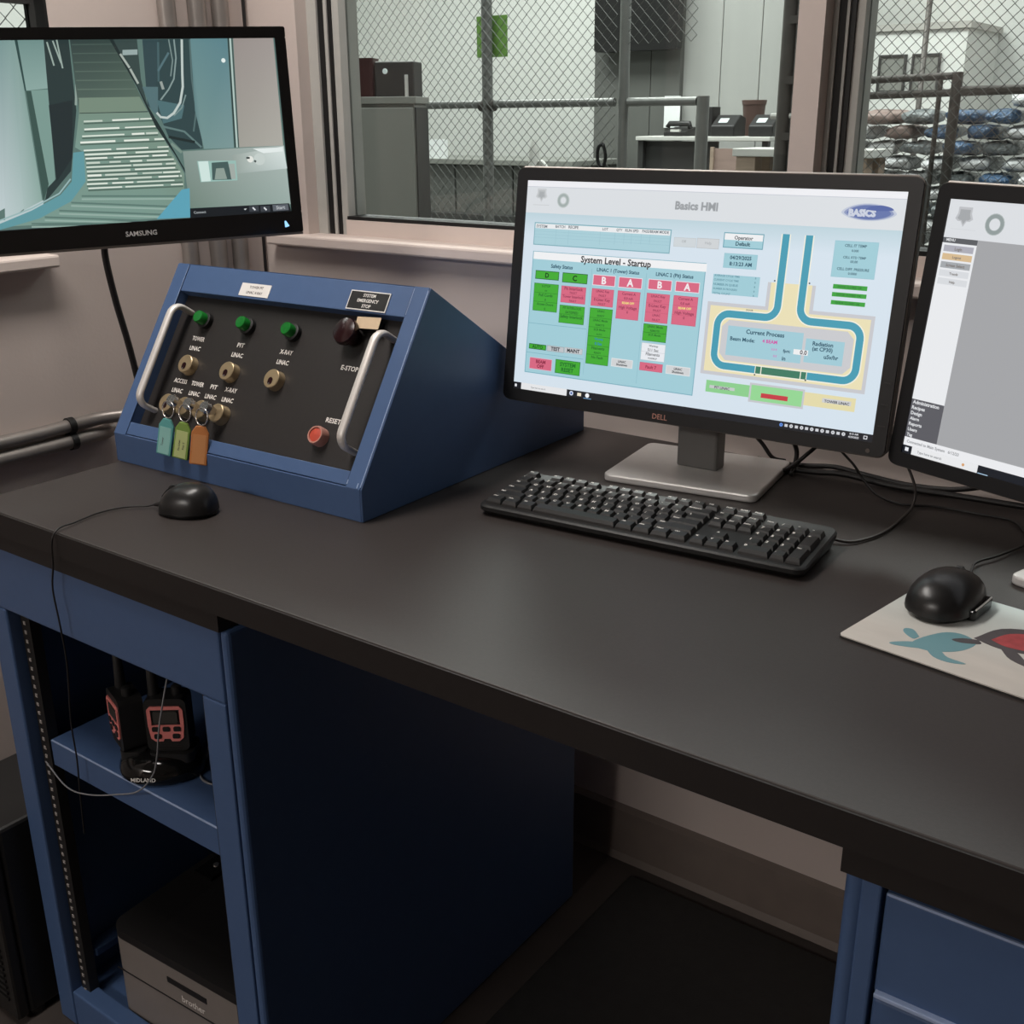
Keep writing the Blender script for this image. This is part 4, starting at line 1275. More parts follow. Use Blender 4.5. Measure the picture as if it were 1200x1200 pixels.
["th","MAINT",-172.5,-85,4.8,[40,44,48]],
["r",-247.2,-119.1,-207.1,-101.3,[205,190,205]],
["r",-246.3,-118.2,-208,-102.2,[214,104,130]],
["th","BEAM",-227.1,-107,4.8,[140,45,70]],
["th","OFF",-227.1,-113.7,4.8,[140,45,70]],
["r",-201.4,-120,-158.8,-99.8,[40,120,50]],
["r",-200.5,-119.1,-159.7,-100.7,[66,170,50]],
["th","SYSTEM",-180.1,-106.2,5.5,[30,110,40]],
["th","RESET",-180.1,-113.9,5.5,[30,110,40]],
["r",-108.4,-99.5,-73.9,-87.7,[225,227,229]],
["r",-107.5,-98.6,-74.8,-88.6,[207,209,211]],
["th","LINAC",-91.2,-91.6,3,[70,74,78]],
["th","Shutdown",-91.2,-95.8,3,[70,74,78]],
["r",-21.8,-99.7,15.1,-87.8,[225,227,229]],
["r",-20.9,-98.8,14.2,-88.7,[207,209,211]],
["th","LINAC",-3.4,-91.7,3,[70,74,78]],
["th","Shutdown",-3.4,-96,3,[70,74,78]],
["r",-272.5,-151,272.5,-141.4,[28,30,36]],
["r",-258.8,-151,-178.1,-141.4,[228,229,231]],
["t","Type here to search",-228.4,-146.4,26,1,[150,152,156]],
["r",-270.3,-148.4,-266.7,-144.4,[230,233,238]],
["ring",-170.1,-146.2,3.3,0,[205,215,235]],
["r",-159.9,-148.7,-153.3,-144,[232,222,200]],
["ring",-143.1,-146.2,3.3,0,[240,242,245]],
["ring",-170.1,-146.2,1.6,0,[60,90,160]],
["r",-149.1,-151,-136.1,-150.2,[120,170,215]],
["ring",152.2,-146,2.4,0.6,[95,140,220]],
["r",156.9,-147.8,161.1,-144.2,[205,207,212]],
["ring",165.9,-146,2.4,0.6,[205,207,212]],
["r",170.9,-147.8,175.1,-144.2,[205,207,212]],
["ring",180,-146,2.4,0.6,[205,207,212]],
["r",184.6,-147.8,188.8,-144.2,[205,207,212]],
["ring",193.6,-146,2.4,0.6,[205,207,212]],
["r",198.4,-147.8,202.6,-144.2,[205,207,212]],
["ring",207.4,-146,2.4,0.6,[205,207,212]],
["r",212.2,-147.8,216.4,-144.2,[205,207,212]],
["ring",221.4,-146,2.4,0.6,[205,207,212]],
["r",226.1,-147.8,230.3,-144.2,[205,207,212]],
["ring",235.1,-146,2.4,0.6,[205,207,212]],
["t","8:13 AM",248.2,-144.1,11,1,[215,217,222]],
["t","4/29/2025",248.2,-148.1,13.5,1,[215,217,222]],
["r",260.7,-148.4,265.5,-144,[225,227,232]],
["r",261.6,-147.4,264.6,-144.8,[28,30,36]],
["r",4.9,70.8,37,84,[186,190,193]],
["r",5.6,71.5,36.3,83.3,[206,210,213]],
["t","Help",21.4,78.1,9.4,1,[180,184,188]],
["r",42.6,73.6,98.4,93.3,[112,165,180]],
["r",43.9,74.9,97.1,92,[160,203,214]],
["r",43.9,83.9,97.1,92,[236,237,239]],
["t","Operator",70.8,87.1,25.9,1,[90,95,100]],
["t","Default",70.4,79.5,20.3,1,[40,80,95]],
["r",46,48,92.7,66.9,[150,195,208]],
["r",46.6,48.6,92.1,66.3,[158,202,213]],
["t","04/29/2025",69.5,61.8,30,1,[45,85,105]],
["t","8:13:23 AM",70.2,53.8,31.3,1,[45,85,105]],
["r",33.9,13.6,99.4,39.1,[150,195,208]],
["r",34.5,14.2,98.8,38.5,[158,202,213]],
["t","AVERAGE CYCLE TIME",53.2,37.6,35.9,1,[105,150,165]],
["t","0",93.4,37.3,1.6,1,[80,125,140]],
["t","CURRENT CYCLE TIME",52.8,32,35.3,1,[105,150,165]],
["t","0",93.3,31.7,1.6,1,[80,125,140]],
["t","NUMBER IN QUEUE",52.6,26.2,34.8,1,[105,150,165]],
["t","0",93.3,26.1,1.6,1,[80,125,140]],
["t","NUMBER IN PROGRESS",52.4,20.5,34.3,1,[105,150,165]],
["t","0",93.2,20.5,1.6,1,[80,125,140]],
["t","TOTAL COUNT",48,14.5,25.3,1,[105,150,165]],
["t","0",93.1,14.9,1.6,1,[80,125,140]],
["r",30,-93,254.3,3,[198,199,204]],
["r",110.8,2,174.7,34,[198,199,204]],
["r",34.6,-88.4,249.7,-1.6,[232,222,182]],
["r",115.4,-2.6,170.1,34,[232,222,182]],
["l",[[127.8,94.9],[127.8,5.1],[127.5,2],[126.6,-1],[125.1,-3.8],[123.1,-6.2],[120.7,-8.2],[117.9,-9.7],[114.9,-10.6],[111.8,-10.9],[63.1,-10.9],[60,-11.2],[57,-12.1],[54.2,-13.6],[51.8,-15.6],[49.8,-18],[48.3,-20.8],[47.4,-23.8],[47.1,-26.9],[47.1,-63.4],[47.4,-66.5],[48.3,-69.5],[49.8,-72.3],[51.8,-74.7],[54.2,-76.7],[57,-78.2],[60,-79.1],[63.1,-79.4],[107.1,-79.4]],12.4,[240,238,222]],
["l",[[158.4,94.9],[158.4,5.1],[158.7,2],[159.6,-1],[161.1,-3.8],[163.1,-6.2],[165.5,-8.2],[168.3,-9.7],[171.3,-10.6],[174.4,-10.9],[223.2,-10.9],[226.3,-11.2],[229.3,-12.1],[232.1,-13.6],[234.5,-15.6],[236.5,-18],[238,-20.8],[238.9,-23.8],[239.2,-26.9],[239.2,-63.4],[238.9,-66.5],[238,-69.5],[236.5,-72.3],[234.5,-74.7],[232.1,-76.7],[229.3,-78.2],[226.3,-79.1],[223.2,-79.4],[177.5,-79.4]],12.4,[240,238,222]],
["l",[[127.8,94.9],[127.8,5.1],[127.5,2],[126.6,-1],[125.1,-3.8],[123.1,-6.2],[120.7,-8.2],[117.9,-9.7],[114.9,-10.6],[111.8,-10.9],[63.1,-10.9],[60,-11.2],[57,-12.1],[54.2,-13.6],[51.8,-15.6],[49.8,-18],[48.3,-20.8],[47.4,-23.8],[47.1,-26.9],[47.1,-63.4],[47.4,-66.5],[48.3,-69.5],[49.8,-72.3],[51.8,-74.7],[54.2,-76.7],[57,-78.2],[60,-79.1],[63.1,-79.4],[107.1,-79.4]],9.4,[70,155,178]],
["l",[[158.4,94.9],[158.4,5.1],[158.7,2],[159.6,-1],[161.1,-3.8],[163.1,-6.2],[165.5,-8.2],[168.3,-9.7],[171.3,-10.6],[174.4,-10.9],[223.2,-10.9],[226.3,-11.2],[229.3,-12.1],[232.1,-13.6],[234.5,-15.6],[236.5,-18],[238,-20.8],[238.9,-23.8],[239.2,-26.9],[239.2,-63.4],[238.9,-66.5],[238,-69.5],[236.5,-72.3],[234.5,-74.7],[232.1,-76.7],[229.3,-78.2],[226.3,-79.1],[223.2,-79.4],[177.5,-79.4]],9.4,[70,155,178]],
["r",107.1,-85.5,177.9,-73.3,[240,238,222]],
["r",108.1,-84.1,115.1,-74.7,[62,122,98]],
["r",116.4,-84.1,168.9,-74.7,[62,122,98]],
["r",170.1,-84.1,176.9,-74.7,[62,122,98]],
["p",[[63.4,-71.7],[222.9,-71.7],[231.9,-62.7],[231.9,-27.6],[222.9,-18.6],[63.4,-18.6],[54.4,-27.6],[54.4,-62.7]],[200,201,205]],
["r",63.3,-64.6,167.1,-25.9,[160,202,214]],
["r",171,-62.2,221.2,-32,[160,202,214]],
["t","Current Process",115.4,-31.4,52.6,1,[45,85,105]],
["t","Beam Mode:",85.1,-42.2,34.6,1,[45,85,105]],
["t","4 BEAM",123.1,-41.2,20.4,1,[205,80,165]],
["t","fpm:",147.4,-50.8,10,1,[45,85,105]],
["t","in",144.6,-60.5,4.8,1,[45,85,105]],
["r",156.4,-53.7,175.7,-47.1,[236,237,238]],
["t","0.0",169.7,-50.2,9.2,1,[70,70,80]],
["t","Radiation",193.6,-37.4,26.7,1,[45,85,105]],
["t","(at CP30)",193.8,-43.8,26.5,1,[45,85,105]],
["t","uSv/hr",206.2,-52.6,18.6,1,[45,85,105]],
["t","0.0 ft",130.4,-50.5,7.8,1,[200,130,190]],
["t","0.0",132.4,-58.8,4.9,1,[200,130,190]],
["r",40.4,-116.5,103.1,-100.7,[140,205,142]],
["r",45.7,-111,82.2,-107,[195,200,200]],
["t","PIT LINAC",64,-109.2,22.2,1,[80,85,88]],
["r",102.8,-122.1,178.2,-96.8,[196,197,202]],
["r",105.4,-119.5,175.6,-99.4,[148,213,148]],
["r",119.7,-114.8,156.6,-108.7,[196,62,70]],
["r",178.2,-116.7,244.8,-99.7,[226,217,170]],
["r",202,-109.9,239.4,-104.3,[205,206,208]],
["t","TOWER LINAC",221,-107.8,32.3,1,[60,64,72]],
["r",191.7,46.6,246.2,90.8,[150,195,208]],
["r",192.3,47.2,245.6,90.2,[158,202,213]],
["t","CELL IT TEMP",218.3,85.4,27.4,1,[75,110,125]],
["t","0.000",218.2,79.4,8.8,1,[75,110,125]],
["t","CELL RTD TEMP",218.6,71.2,28.7,1,[75,110,125]],
["t","00.00",218.6,66.2,9.2,1,[75,110,125]],
["t","CELL DIFF. PRESSURE",218.5,57,40.2,1,[75,110,125]],
["t","0.0000",218.6,51.8,10.9,1,[75,110,125]],
["r",196.5,32.4,239.5,38,[58,160,60]],
["t","DOOR CLOSED OK",217.8,35.2,30.6,1,[35,110,45]],
["r",196.4,22.9,239.8,28.2,[58,160,60]],
["t","DOOR CLOSED OK",217.9,25.5,31,1,[35,110,45]],
["r",196.4,13.1,239.5,18.3,[58,160,60]],
["t","DOOR CLOSED OK",217.7,15.6,30.8,1,[35,110,45]],
["ring",119.7,36.2,1.1,0,[70,75,80]],
["ring",165.9,36.4,1.1,0,[70,75,80]],
["ring",107.7,-86,1.1,0,[70,75,80]],
["ring",177,-84.9,1.1,0,[70,75,80]],
["t","DOOR",90.5,-3.8,9.6,1,[110,112,115]],
]
CCTV=[
["p",[[-182.9,138.2],[237.9,141.5],[240.2,-122.9],[-229.5,-120.4]],[92,118,112]],
["p",[[-182.9,138.5],[-153.8,138.6],[-186.6,-89.4],[-227.5,-109.2]],[[110,138,136],[120,148,146],[188,202,204],[184,200,202]]],
["p",[[-153.9,138.3],[-140,138.5],[-159.8,-91.1],[-190.5,-111.8]],[[120,148,146],[126,154,150],[170,190,188],[188,202,204]]],
["p",[[-140.1,138.2],[-132.4,138.5],[-134.4,-92.7],[-163.6,-113.6]],[[126,154,150],[128,155,150],[140,168,160],[170,190,188]]],
["p",[[-226.9,-105.5],[-189.6,-106.5],[-132.6,-81.4],[-134.4,-92.7],[-198.9,-118.8],[-229.8,-121.9]],[184,200,202]],
["p",[[-131.3,138.8],[-96.2,139.2],[-98,73.9],[-132.3,71.1]],[[112,142,138],[112,142,138],[138,166,160],[138,166,160]]],
["p",[[-134.8,138.8],[-131,138.8],[-130.6,71.1],[-132.7,71.1]],[48,72,70]],
["p",[[-130.6,71.1],[-100.1,72.1],[-111.9,-56.1],[-124,-63]],[122,152,144]],
["p",[[-131.3,71.1],[-124.2,70.9],[-121.6,-59.3],[-132.9,-83.3]],[60,84,78]],
["p",[[-96.2,139.2],[-62.3,139.7],[-66.8,42.3],[-87.5,-42.3],[-131.4,-85.3],[-124.3,-64.8],[-110.5,-52.4],[-105.9,14.3]],[44,58,58]],
["p",[[-103.6,50.6],[-69.9,56.9],[-82.7,-23.7],[-110.1,-56.2]],[38,48,50]],
["l",[[-92.2,135.7],[-87.7,104]],2.2,[150,168,160]],
["l",[[-84.1,137.4],[-77.5,107.3]],2.2,[150,168,160]],
["l",[[-78.6,138.4],[-76.5,100.2]],2.2,[150,168,160]],
["l",[[-56.5,112.4],[-60,85.6]],3.2,[150,168,158]],
["l",[[-61.1,78.4],[-66.3,49.5]],3.2,[140,158,150]],
["p",[[-60.6,138.9],[-0.4,139.2],[34.3,39.1],[-63.7,38.5]],[[52,66,64],[54,70,66],[92,112,100],[84,102,94]]],
["l",[[-59.2,131.9],[2.3,132]],1.6,[70,88,82]],
["l",[[-59.5,119.9],[6,119.8]],1.6,[75,93,86]],
["l",[[-59.9,107.8],[9.8,107.4]],1.6,[80,98,90]],
["l",[[-60.2,95.7],[13.7,95]],1.6,[85,103,94]],
["l",[[-60.6,83.5],[17.5,82.5]],1.6,[90,108,98]],
["l",[[-61,71.2],[21.4,70]],1.6,[95,113,102]],
["l",[[-61.3,58.9],[25.3,57.3]],1.6,[100,118,106]],
["p",[[-60.4,59.6],[25.5,58.8],[34.2,38.4],[-63.7,38.5]],[118,138,122]],
["l",[[-62.7,37.7],[34.7,36.9]],2.2,[50,62,58]],
["p",[[-63.8,37.8],[35.9,36.8],[47.5,8.5],[76.6,-54.6],[73.6,-78.1],[28.1,-119],[-198.4,-115.8],[-129,-93],[-75,-58.1],[-64.9,-17.1],[-76.7,-9.1]],[[118,142,128],[118,142,128],[118,142,128],[118,142,128],[118,142,128],[120,150,140],[120,150,140],[120,150,140],[120,150,140],[120,150,140],[120,150,140]]],
["l",[[-59.3,23.6],[43.9,24.6]],2.2,[82,104,94]],
["l",[[-58.9,26.6],[-32.4,26.8]],2.4,[196,208,196]],
["l",[[-18.5,27],[20.2,27.4]],2.4,[226,232,222]],
["l",[[21.9,27.4],[44.3,27.6]],2,[214,224,212]],
["l",[[-60.3,12.6],[46.2,13.3]],2.2,[82,104,94]],
["l",[[-59.9,15.5],[-9.8,15.9]],2.4,[226,232,222]],
["l",[[-1.8,16],[45.6,16.3]],1.8,[226,232,222]],
["l",[[-64.8,3.1],[44.9,3.6]],2.2,[82,104,94]],
["l",[[-64.3,6],[-3.9,6.4]],2.1,[214,224,212]],
["l",[[6.8,6.4],[25.4,6.6]],2.7,[226,232,222]],
["l",[[27.6,6.6],[45.3,6.7]],2.8,[196,208,196]],
["l",[[-68.7,-5.7],[53.4,-5.3]],2.2,[82,104,94]],
["l",[[-68.3,-2.7],[-18.2,-2.5]],2.8,[226,232,222]],
["l",[[-5.8,-2.5],[30.9,-2.4]],2.6,[226,232,222]],
["l",[[38.7,-2.3],[53.8,-2.3]],2.8,[214,224,212]],
["l",[[-65.7,-17],[57.8,-17]],2.2,[82,104,94]],
["l",[[-65.2,-14.1],[-26,-14]],2,[226,232,222]],
["l",[[-18.5,-14],[28.2,-14]],2,[226,232,222]],
["l",[[41.5,-13.9],[58.2,-13.9]],2.3,[196,208,196]],
["l",[[-65.1,-23.1],[56.9,-23.2]],2.2,[82,104,94]],
["l",[[-64.6,-20.1],[-5,-20.1]],2.6,[214,224,212]],
["l",[[8.4,-20.1],[57.3,-20.1]],2.5,[214,224,212]],
["l",[[-64.9,-28.7],[60.9,-29]],2.2,[82,104,94]],
["l",[[-64.4,-25.7],[-33.4,-25.8]],2.4,[226,232,222]],
["l",[[-24.1,-25.8],[27.1,-25.9]],1.9,[226,232,222]],
["l",[[32.4,-25.9],[54.4,-25.9]],2.3,[226,232,222]],
["l",[[-64.7,-35.1],[63.2,-35.6]],2.2,[82,104,94]],
["l",[[-64.3,-32.1],[-44.9,-32.2]],2.7,[196,208,196]],
["l",[[-31.2,-32.2],[-14.9,-32.3]],2.2,[196,208,196]],
["l",[[-1.3,-32.3],[16.4,-32.4]],2.5,[214,224,212]],
["l",[[23.2,-32.4],[63.6,-32.5]],2.4,[196,208,196]],
["l",[[-65.7,-41.1],[65.5,-41.8]],2.2,[82,104,94]],
["l",[[-65.2,-38.1],[-0.7,-38.4]],2,[214,224,212]],
["l",[[2.4,-38.4],[45.1,-38.6]],2.9,[196,208,196]],
["l",[[50.8,-38.7],[66,-38.7]],2.6,[196,208,196]],
["l",[[-65.8,-47.2],[67.9,-48.1]],2.2,[82,104,94]],
["l",[[-65.4,-44.2],[-2.8,-44.6]],2.9,[196,208,196]],
["l",[[4,-44.6],[64,-45]],2.1,[226,232,222]],
["l",[[-66,-53.3],[70.3,-54.4]],2.2,[82,104,94]],
["l",[[-65.6,-50.3],[-45.4,-50.4]],3,[226,232,222]],
["l",[[-40.2,-50.4],[6.8,-50.8]],2.6,[196,208,196]],
["l",[[14.4,-50.8],[43.3,-51]],2,[196,208,196]],
["l",[[45,-51.1],[70.7,-51.2]],2.4,[214,224,212]],
["l",[[-67,-59.3],[71.9,-60.6]],2.2,[82,104,94]],
["l",[[-66.5,-56.3],[-22.2,-56.7]],1.8,[226,232,222]],
["l",[[-12,-56.8],[27.1,-57.1]],2.6,[196,208,196]],
["l",[[37.2,-57.2],[67.5,-57.5]],2.3,[226,232,222]],
["l",[[69.9,-57.5],[72.3,-57.5]],2.9,[196,208,196]],
["l",[[-68.6,-65.3],[72.6,-66.8]],2.2,[82,104,94]],
["l",[[-68.2,-62.3],[-38.3,-62.6]],2.4,[214,224,212]],
["l",[[-31.8,-62.7],[-0.8,-63]],2.1,[226,232,222]],
["l",[[4.5,-63],[60.4,-63.6]],1.7,[214,224,212]],
["l",[[-67.7,-71.5],[72.2,-73.2]],2.2,[82,104,94]],
["l",[[-67.2,-68.5],[-18.2,-69]],1.8,[226,232,222]],
["l",[[-13.5,-69.1],[42.9,-69.7]],1.9,[214,224,212]],
["l",[[54.2,-69.9],[72.6,-70.1]],1.7,[226,232,222]],
["l",[[-78.3,-78.9],[68.3,-87.7]],2.5,[92,120,112]],
["l",[[-79,-83.5],[67.8,-91.7]],2.5,[146,172,162]],
["l",[[-94.6,-87.5],[54.3,-102.8]],2.5,[92,120,112]],
["l",[[-95.4,-92.1],[53.8,-106.7]],2.5,[146,172,162]],
["l",[[-113.1,-97.9],[36.8,-113.6]],2.5,[92,120,112]],
["l",[[-113.8,-102.4],[36.3,-117.5]],2.5,[146,172,162]],
["l",[[-134.8,-106],[12,-121.1]],2.5,[92,120,112]],
["l",[[-135.5,-110.6],[11.4,-125]],2.5,[146,172,162]],
["l",[[-154.6,-114.3],[-19.7,-122.8]],2.5,[92,120,112]],
["l",[[-155.3,-118.8],[-20.3,-126.8]],2.5,[146,172,162]],
["p",[[-229.5,-120.4],[-197.6,-111.3],[-151.4,-95.4],[-107.6,-75.3],[-89.1,-57.3],[-80.4,-16.4],[-65.4,-15.2],[-69.4,-58.4],[-94.3,-85.6],[-142.4,-107.4],[-184.1,-116.8],[-206.7,-122]],[96,150,158]],
["l",[[-204.3,-108.9],[-150.9,-92.4],[-109.1,-73.3],[-90,-53.5]],2,[150,180,180]],
["p",[[-6,138.5],[3.2,138.4],[35.3,46.6],[53.3,8.3],[78.6,-54.7],[77.7,-46.8],[42.7,16.3],[23.7,72.9]],[36,48,48]],
["p",[[-0.5,138.5],[33,138.2],[31,83.7],[35.3,46.6]],[56,72,70]],
["p",[[10.4,124],[31.8,124.5],[30.8,117.3],[9.3,116.8]],[150,168,166]],
["l",[[6.3,118.7],[16.9,99.3]],3.2,[165,176,168]],
["l",[[17.5,97.9],[26.2,77.2]],3.2,[165,176,168]],
["p",[[40.5,138.1],[63.2,138],[58.1,72.1],[62.1,15.6],[35.3,46.6]],[52,72,76]],
["p",[[63.2,138],[113.5,139.4],[109.3,-19],[77.2,-19.6],[60.1,0.4],[46.8,46.3]],[50,70,72]],
["p",[[31.3,72.7],[54.2,72.1],[48.6,31.2],[40,39]],[84,112,116]],
["p",[[49.8,53.6],[89.6,45],[83.2,26.2],[54.8,19.6]],[78,110,114]],
["l",[[97.7,137.7],[92.3,89.9],[90.6,71.3],[83.8,48.9],[72.4,34.2],[61.8,27.7],[52.2,29.2],[47.3,35.7]],3.4,[188,200,196]],
["l",[[86.2,137.8],[85.9,112.2],[78.9,82.7],[69.2,68.1],[55.6,53.5]],2.2,[130,150,148]],
["l",[[78.5,137.8],[80.4,108.6],[74.7,86.5]],1.8,[120,140,138]],
["l",[[93.5,60],[85.2,41.4],[71.9,30.4]],2,[120,142,140]],
["l",[[109.4,137.6],[105.4,82.2],[106.4,36.9],[98.5,6.6]],2.4,[84,108,108]],
["l",[[62.7,134.3],[56,79.5]],3,[70,96,100]],
["l",[[76.1,119.6],[57.3,94.3]],3,[84,112,118]],
["l",[[59.1,79.5],[61.4,68.3]],4,[150,160,155]],
["l",[[52.4,15.9],[84.7,7.1],[107.6,-17]],3,[96,122,120]],
["l",[[60.1,0.4],[98.5,-8.9]],4,[34,46,46]],
["l",[[62.7,-9.3],[76.7,-23.4]],4,[120,142,132]],
["p",[[110.4,139.4],[165.7,140.8],[157.3,-19.9],[111.3,-19.5],[104.4,37]],[[100,136,140],[92,130,138],[122,150,150],[116,146,144],[94,126,128]]],
["l",[[167.3,140.8],[159.4,-19.3]],2,[40,56,56]],
["l",[[170.1,140.8],[162.3,-19.4]],2.6,[176,196,190]],
["l",[[172.9,140.8],[165.2,-19.5]],1.4,[60,76,74]],
["ring",156.1,107.5,3.2,0,[225,235,232]],
["p",[[174.5,140.8],[236.2,141.5],[235.7,-19.7],[165.6,-19.5]],[[150,142,138],[158,150,146],[172,170,162],[160,158,150]]],
["p",[[78.5,-21.6],[236.9,-19.8],[241.5,-110.5],[78,-106.3]],[[132,148,142],[170,182,178],[152,170,164],[112,132,122]]],
["p",[[152.7,-30.8],[235.5,-20.9],[238.5,-54.9],[157.7,-58.8]],[[150,162,156],[215,225,222],[196,208,206],[150,164,158]]],
["p",[[186.9,-22.4],[233.2,-22.4],[234.7,-28.5],[202.8,-29.9]],[226,234,232]],
["ring",195.5,-38.7,9,0,[196,206,202]],
["ring",180.9,-38,5,0,[226,228,222]],
["p",[[98.2,-36.9],[158,-38.9],[157.4,-68.8],[99.9,-68.5]],[150,186,178]],
["p",[[99.7,-37.7],[115.1,-37.7],[115.5,-67.8],[101.2,-67.8]],[205,226,220]],
["p",[[120.1,-40.3],[145.5,-39.9],[148.5,-67.2],[118.1,-66.3]],[70,92,90]],
["p",[[125.9,-49.3],[138.2,-49.1],[141.2,-66],[121.8,-65.7]],[140,156,148]],
["p",[[146.3,-43.1],[155.4,-43.6],[154.8,-66.7],[147.7,-66.3]],[160,170,164]],
["l",[[174.9,-35.8],[180.3,-36]],3,[60,70,68]],
["l",[[187,-40.3],[189.7,-42.5]],3,[70,80,78]],
["p",[[77.9,-107.1],[236,-108.9],[239.4,-122.8],[76.9,-121.5]],[24,28,32]],
["t","Connect",92.8,-113.6,19,1,[150,155,158]],
["p",[[162,-112.9],[167.1,-112.8],[164.2,-115.4]],[200,204,206]],
["p",[[170.8,-109.3],[186.1,-109.5],[185.9,-118.5],[170.7,-118.3]],[58,62,68]],
["l",[[176.5,-111.7],[180.2,-116.1]],2.4,[215,218,222]],
["p",[[188.9,-110.5],[204.3,-110.6],[204.2,-119.7],[188.8,-119.5]],[58,62,68]],
["l",[[194.6,-112.9],[198.4,-117.3]],2.4,[215,218,222]],
["p",[[208.7,-109.7],[234.1,-110],[234.5,-119.6],[208.9,-119.6]],[92,97,104]],
["t","Start",221.6,-114.6,14.5,1,[180,184,188]],
["p",[[69.6,-77.9],[81.8,-76.6],[77,-120.7],[26,-119.6]],[92,160,180]],
]
MENU=[
["r",-272.5,-151,272.5,151,[163,164,167]],
["r",-272.5,108,272.5,151,[219,222,226]],
["shield",-250.7,132.2,11,[190,192,196]],
["ring",-211.2,126.9,12.1,6.5,[178,186,186]],
["shield",-250.7,132.2,8.2,[164,167,170]],
["ring",-211.2,126.9,11.2,7.1,[146,156,156]],
["r",-265.9,118.4,-233.8,118,[205,208,212]],
["r",-272.5,-111,-227.8,108,[232,234,237]],
["r",-272.5,102,-227.8,108,[92,94,98]],
["t","MENU",-262.2,105.6,11.7,1,[220,222,225]],
["r",-269.5,92.3,-230.8,99.5,[172,172,182]],
["t","Login",-250.2,95.8,9.5,1,[120,114,110]],
["r",-269.5,82.9,-230.8,90.1,[214,186,146]],
["t","Logout",-250.2,86.4,11.4,1,[120,114,110]],
["r",-269.5,73.5,-230.8,80.7,[164,168,172]],
["t","Screen Select",-250.2,77,24.7,1,[120,114,110]],
["r",-269.5,64.1,-230.8,71.3,[215,218,222]],
["t","Trends",-250.2,67.6,11.4,1,[120,114,110]],
["r",-269.5,54.7,-230.8,61.9,[215,218,222]],
["t","Help",-250.2,58.2,7.6,1,[120,114,110]],
["r",-272.5,-131.1,-227.8,-83.9,[92,92,98]],
["t","Administration",-252.3,-87.3,36.4,1,[225,227,230]],
["t","Recipes",-261.4,-94,18.2,1,[225,227,230]],
["t","Design",-262.7,-100.8,15.6,1,[225,227,230]],
["t","Alarm",-264,-107.5,13,1,[225,227,230]],
["t","Reports",-261.4,-114.2,18.2,1,[225,227,230]],
["t","Users",-264,-121,13,1,[225,227,230]],
["t","Tag",-266.6,-127.7,7.8,1,[225,227,230]],
["r",-272.5,-141.4,272.5,-131.1,[234,235,238]],
["t","Connected to Main System   6/12/23",-232.5,-136.2,72,1,[150,152,156]],
["r",-272.5,-151,272.5,-141.4,[24,28,36]],
["r",-259.5,-151,-169.5,-141.4,[232,233,235]],
["t","Type here to search",-234.5,-146.2,34,1,[150,152,156]],
["ring",-188.5,-146.1,1.8,0,[214,160,110]],
["r",-269,-148.4,-264,-143.8,[230,233,238]],
["r",-168.5,-151,-155.5,-150.1,[170,200,225]],
]
monitor('left black monitor showing the light blue System Level Startup control screen', (0.7807, 0.5826, 0.2675), 0.0238, 0.1335, 0.0, HMI, (-0.022, 0.112), 0.115, 'control_screen_picture', 'DELL')
monitor('right black monitor cut by the frame showing a mostly grey menu screen', (1.3350, 0.5026, 0.2580), -0.325, 0.1064, -0.0135, MENU, (0.001, 0.085), 0.02, 'menu_screen_picture', 'DELL')

# ------------------------------------------------------------------ cables behind the monitors
for pts, r, lb in (
    ([(0.80, 0.800, 0.004), (0.84, 0.795, 0.0045), (0.885, 0.790, 0.010), (0.925, 0.790, 0.015), (0.965, 0.792, 0.011), (1.025, 0.795, 0.006), (1.085, 0.795, 0.010), (1.13, 0.790, 0.024), (1.18, 0.775, 0.045), (1.24, 0.72, 0.09)], 0.0038, 'black power cable rising at the right behind the desktop monitors'),
    ([(0.79, 0.778, 0.0045), (0.85, 0.775, 0.0048), (0.90, 0.772, 0.008), (0.945, 0.774, 0.012), (1.01, 0.778, 0.006), (1.10, 0.785, 0.006), (1.18, 0.79, 0.006), (1.30, 0.80, 0.006), (1.5, 0.80, 0.006)], 0.0045, 'thickest black cable lying along the rear edge of the worktop'),
    ([(0.775, 0.745, 0.10), (0.79, 0.775, 0.06), (0.808, 0.795, 0.030), (0.822, 0.805, 0.008), (0.84, 0.812, 0.004)], 0.0032, 'black cable dropping from the left monitor nearest its stand neck'),
    ([(0.85, 0.745, 0.10), (0.860, 0.775, 0.055), (0.868, 0.782, 0.030), (0.870, 0.770, 0.010), (0.872, 0.755, 0.0035)], 0.0034, 'black cable hanging straight down behind the left monitor'),
    ([(0.92, 0.745, 0.10), (0.905, 0.77, 0.055), (0.885, 0.775, 0.030), (0.868, 0.76, 0.012), (0.85, 0.74, 0.0038)], 0.0030, 'black cable slanting left under the left monitor towards its base'),
    ([(0.93, 0.72, 0.085), (0.945, 0.74, 0.058), (0.967, 0.742, 0.038), (0.982, 0.745, 0.018), (1.008, 0.730, 0.005), (1.044, 0.718, 0.0025), (1.088, 0.735, 0.0025), (1.143, 0.736, 0.0025), (1.18, 0.735, 0.0025), (1.205, 0.700, 0.0025), (1.22, 0.66, 0.0025)], 0.0018, 'thin black wire snaking across the worktop below the right monitor'),
):
    obj('desk_cable', MB().tube(smooth_path(pts), r, 8), 'cable', smooth=True, label=lb, cat='cable', group='cables behind the monitors')

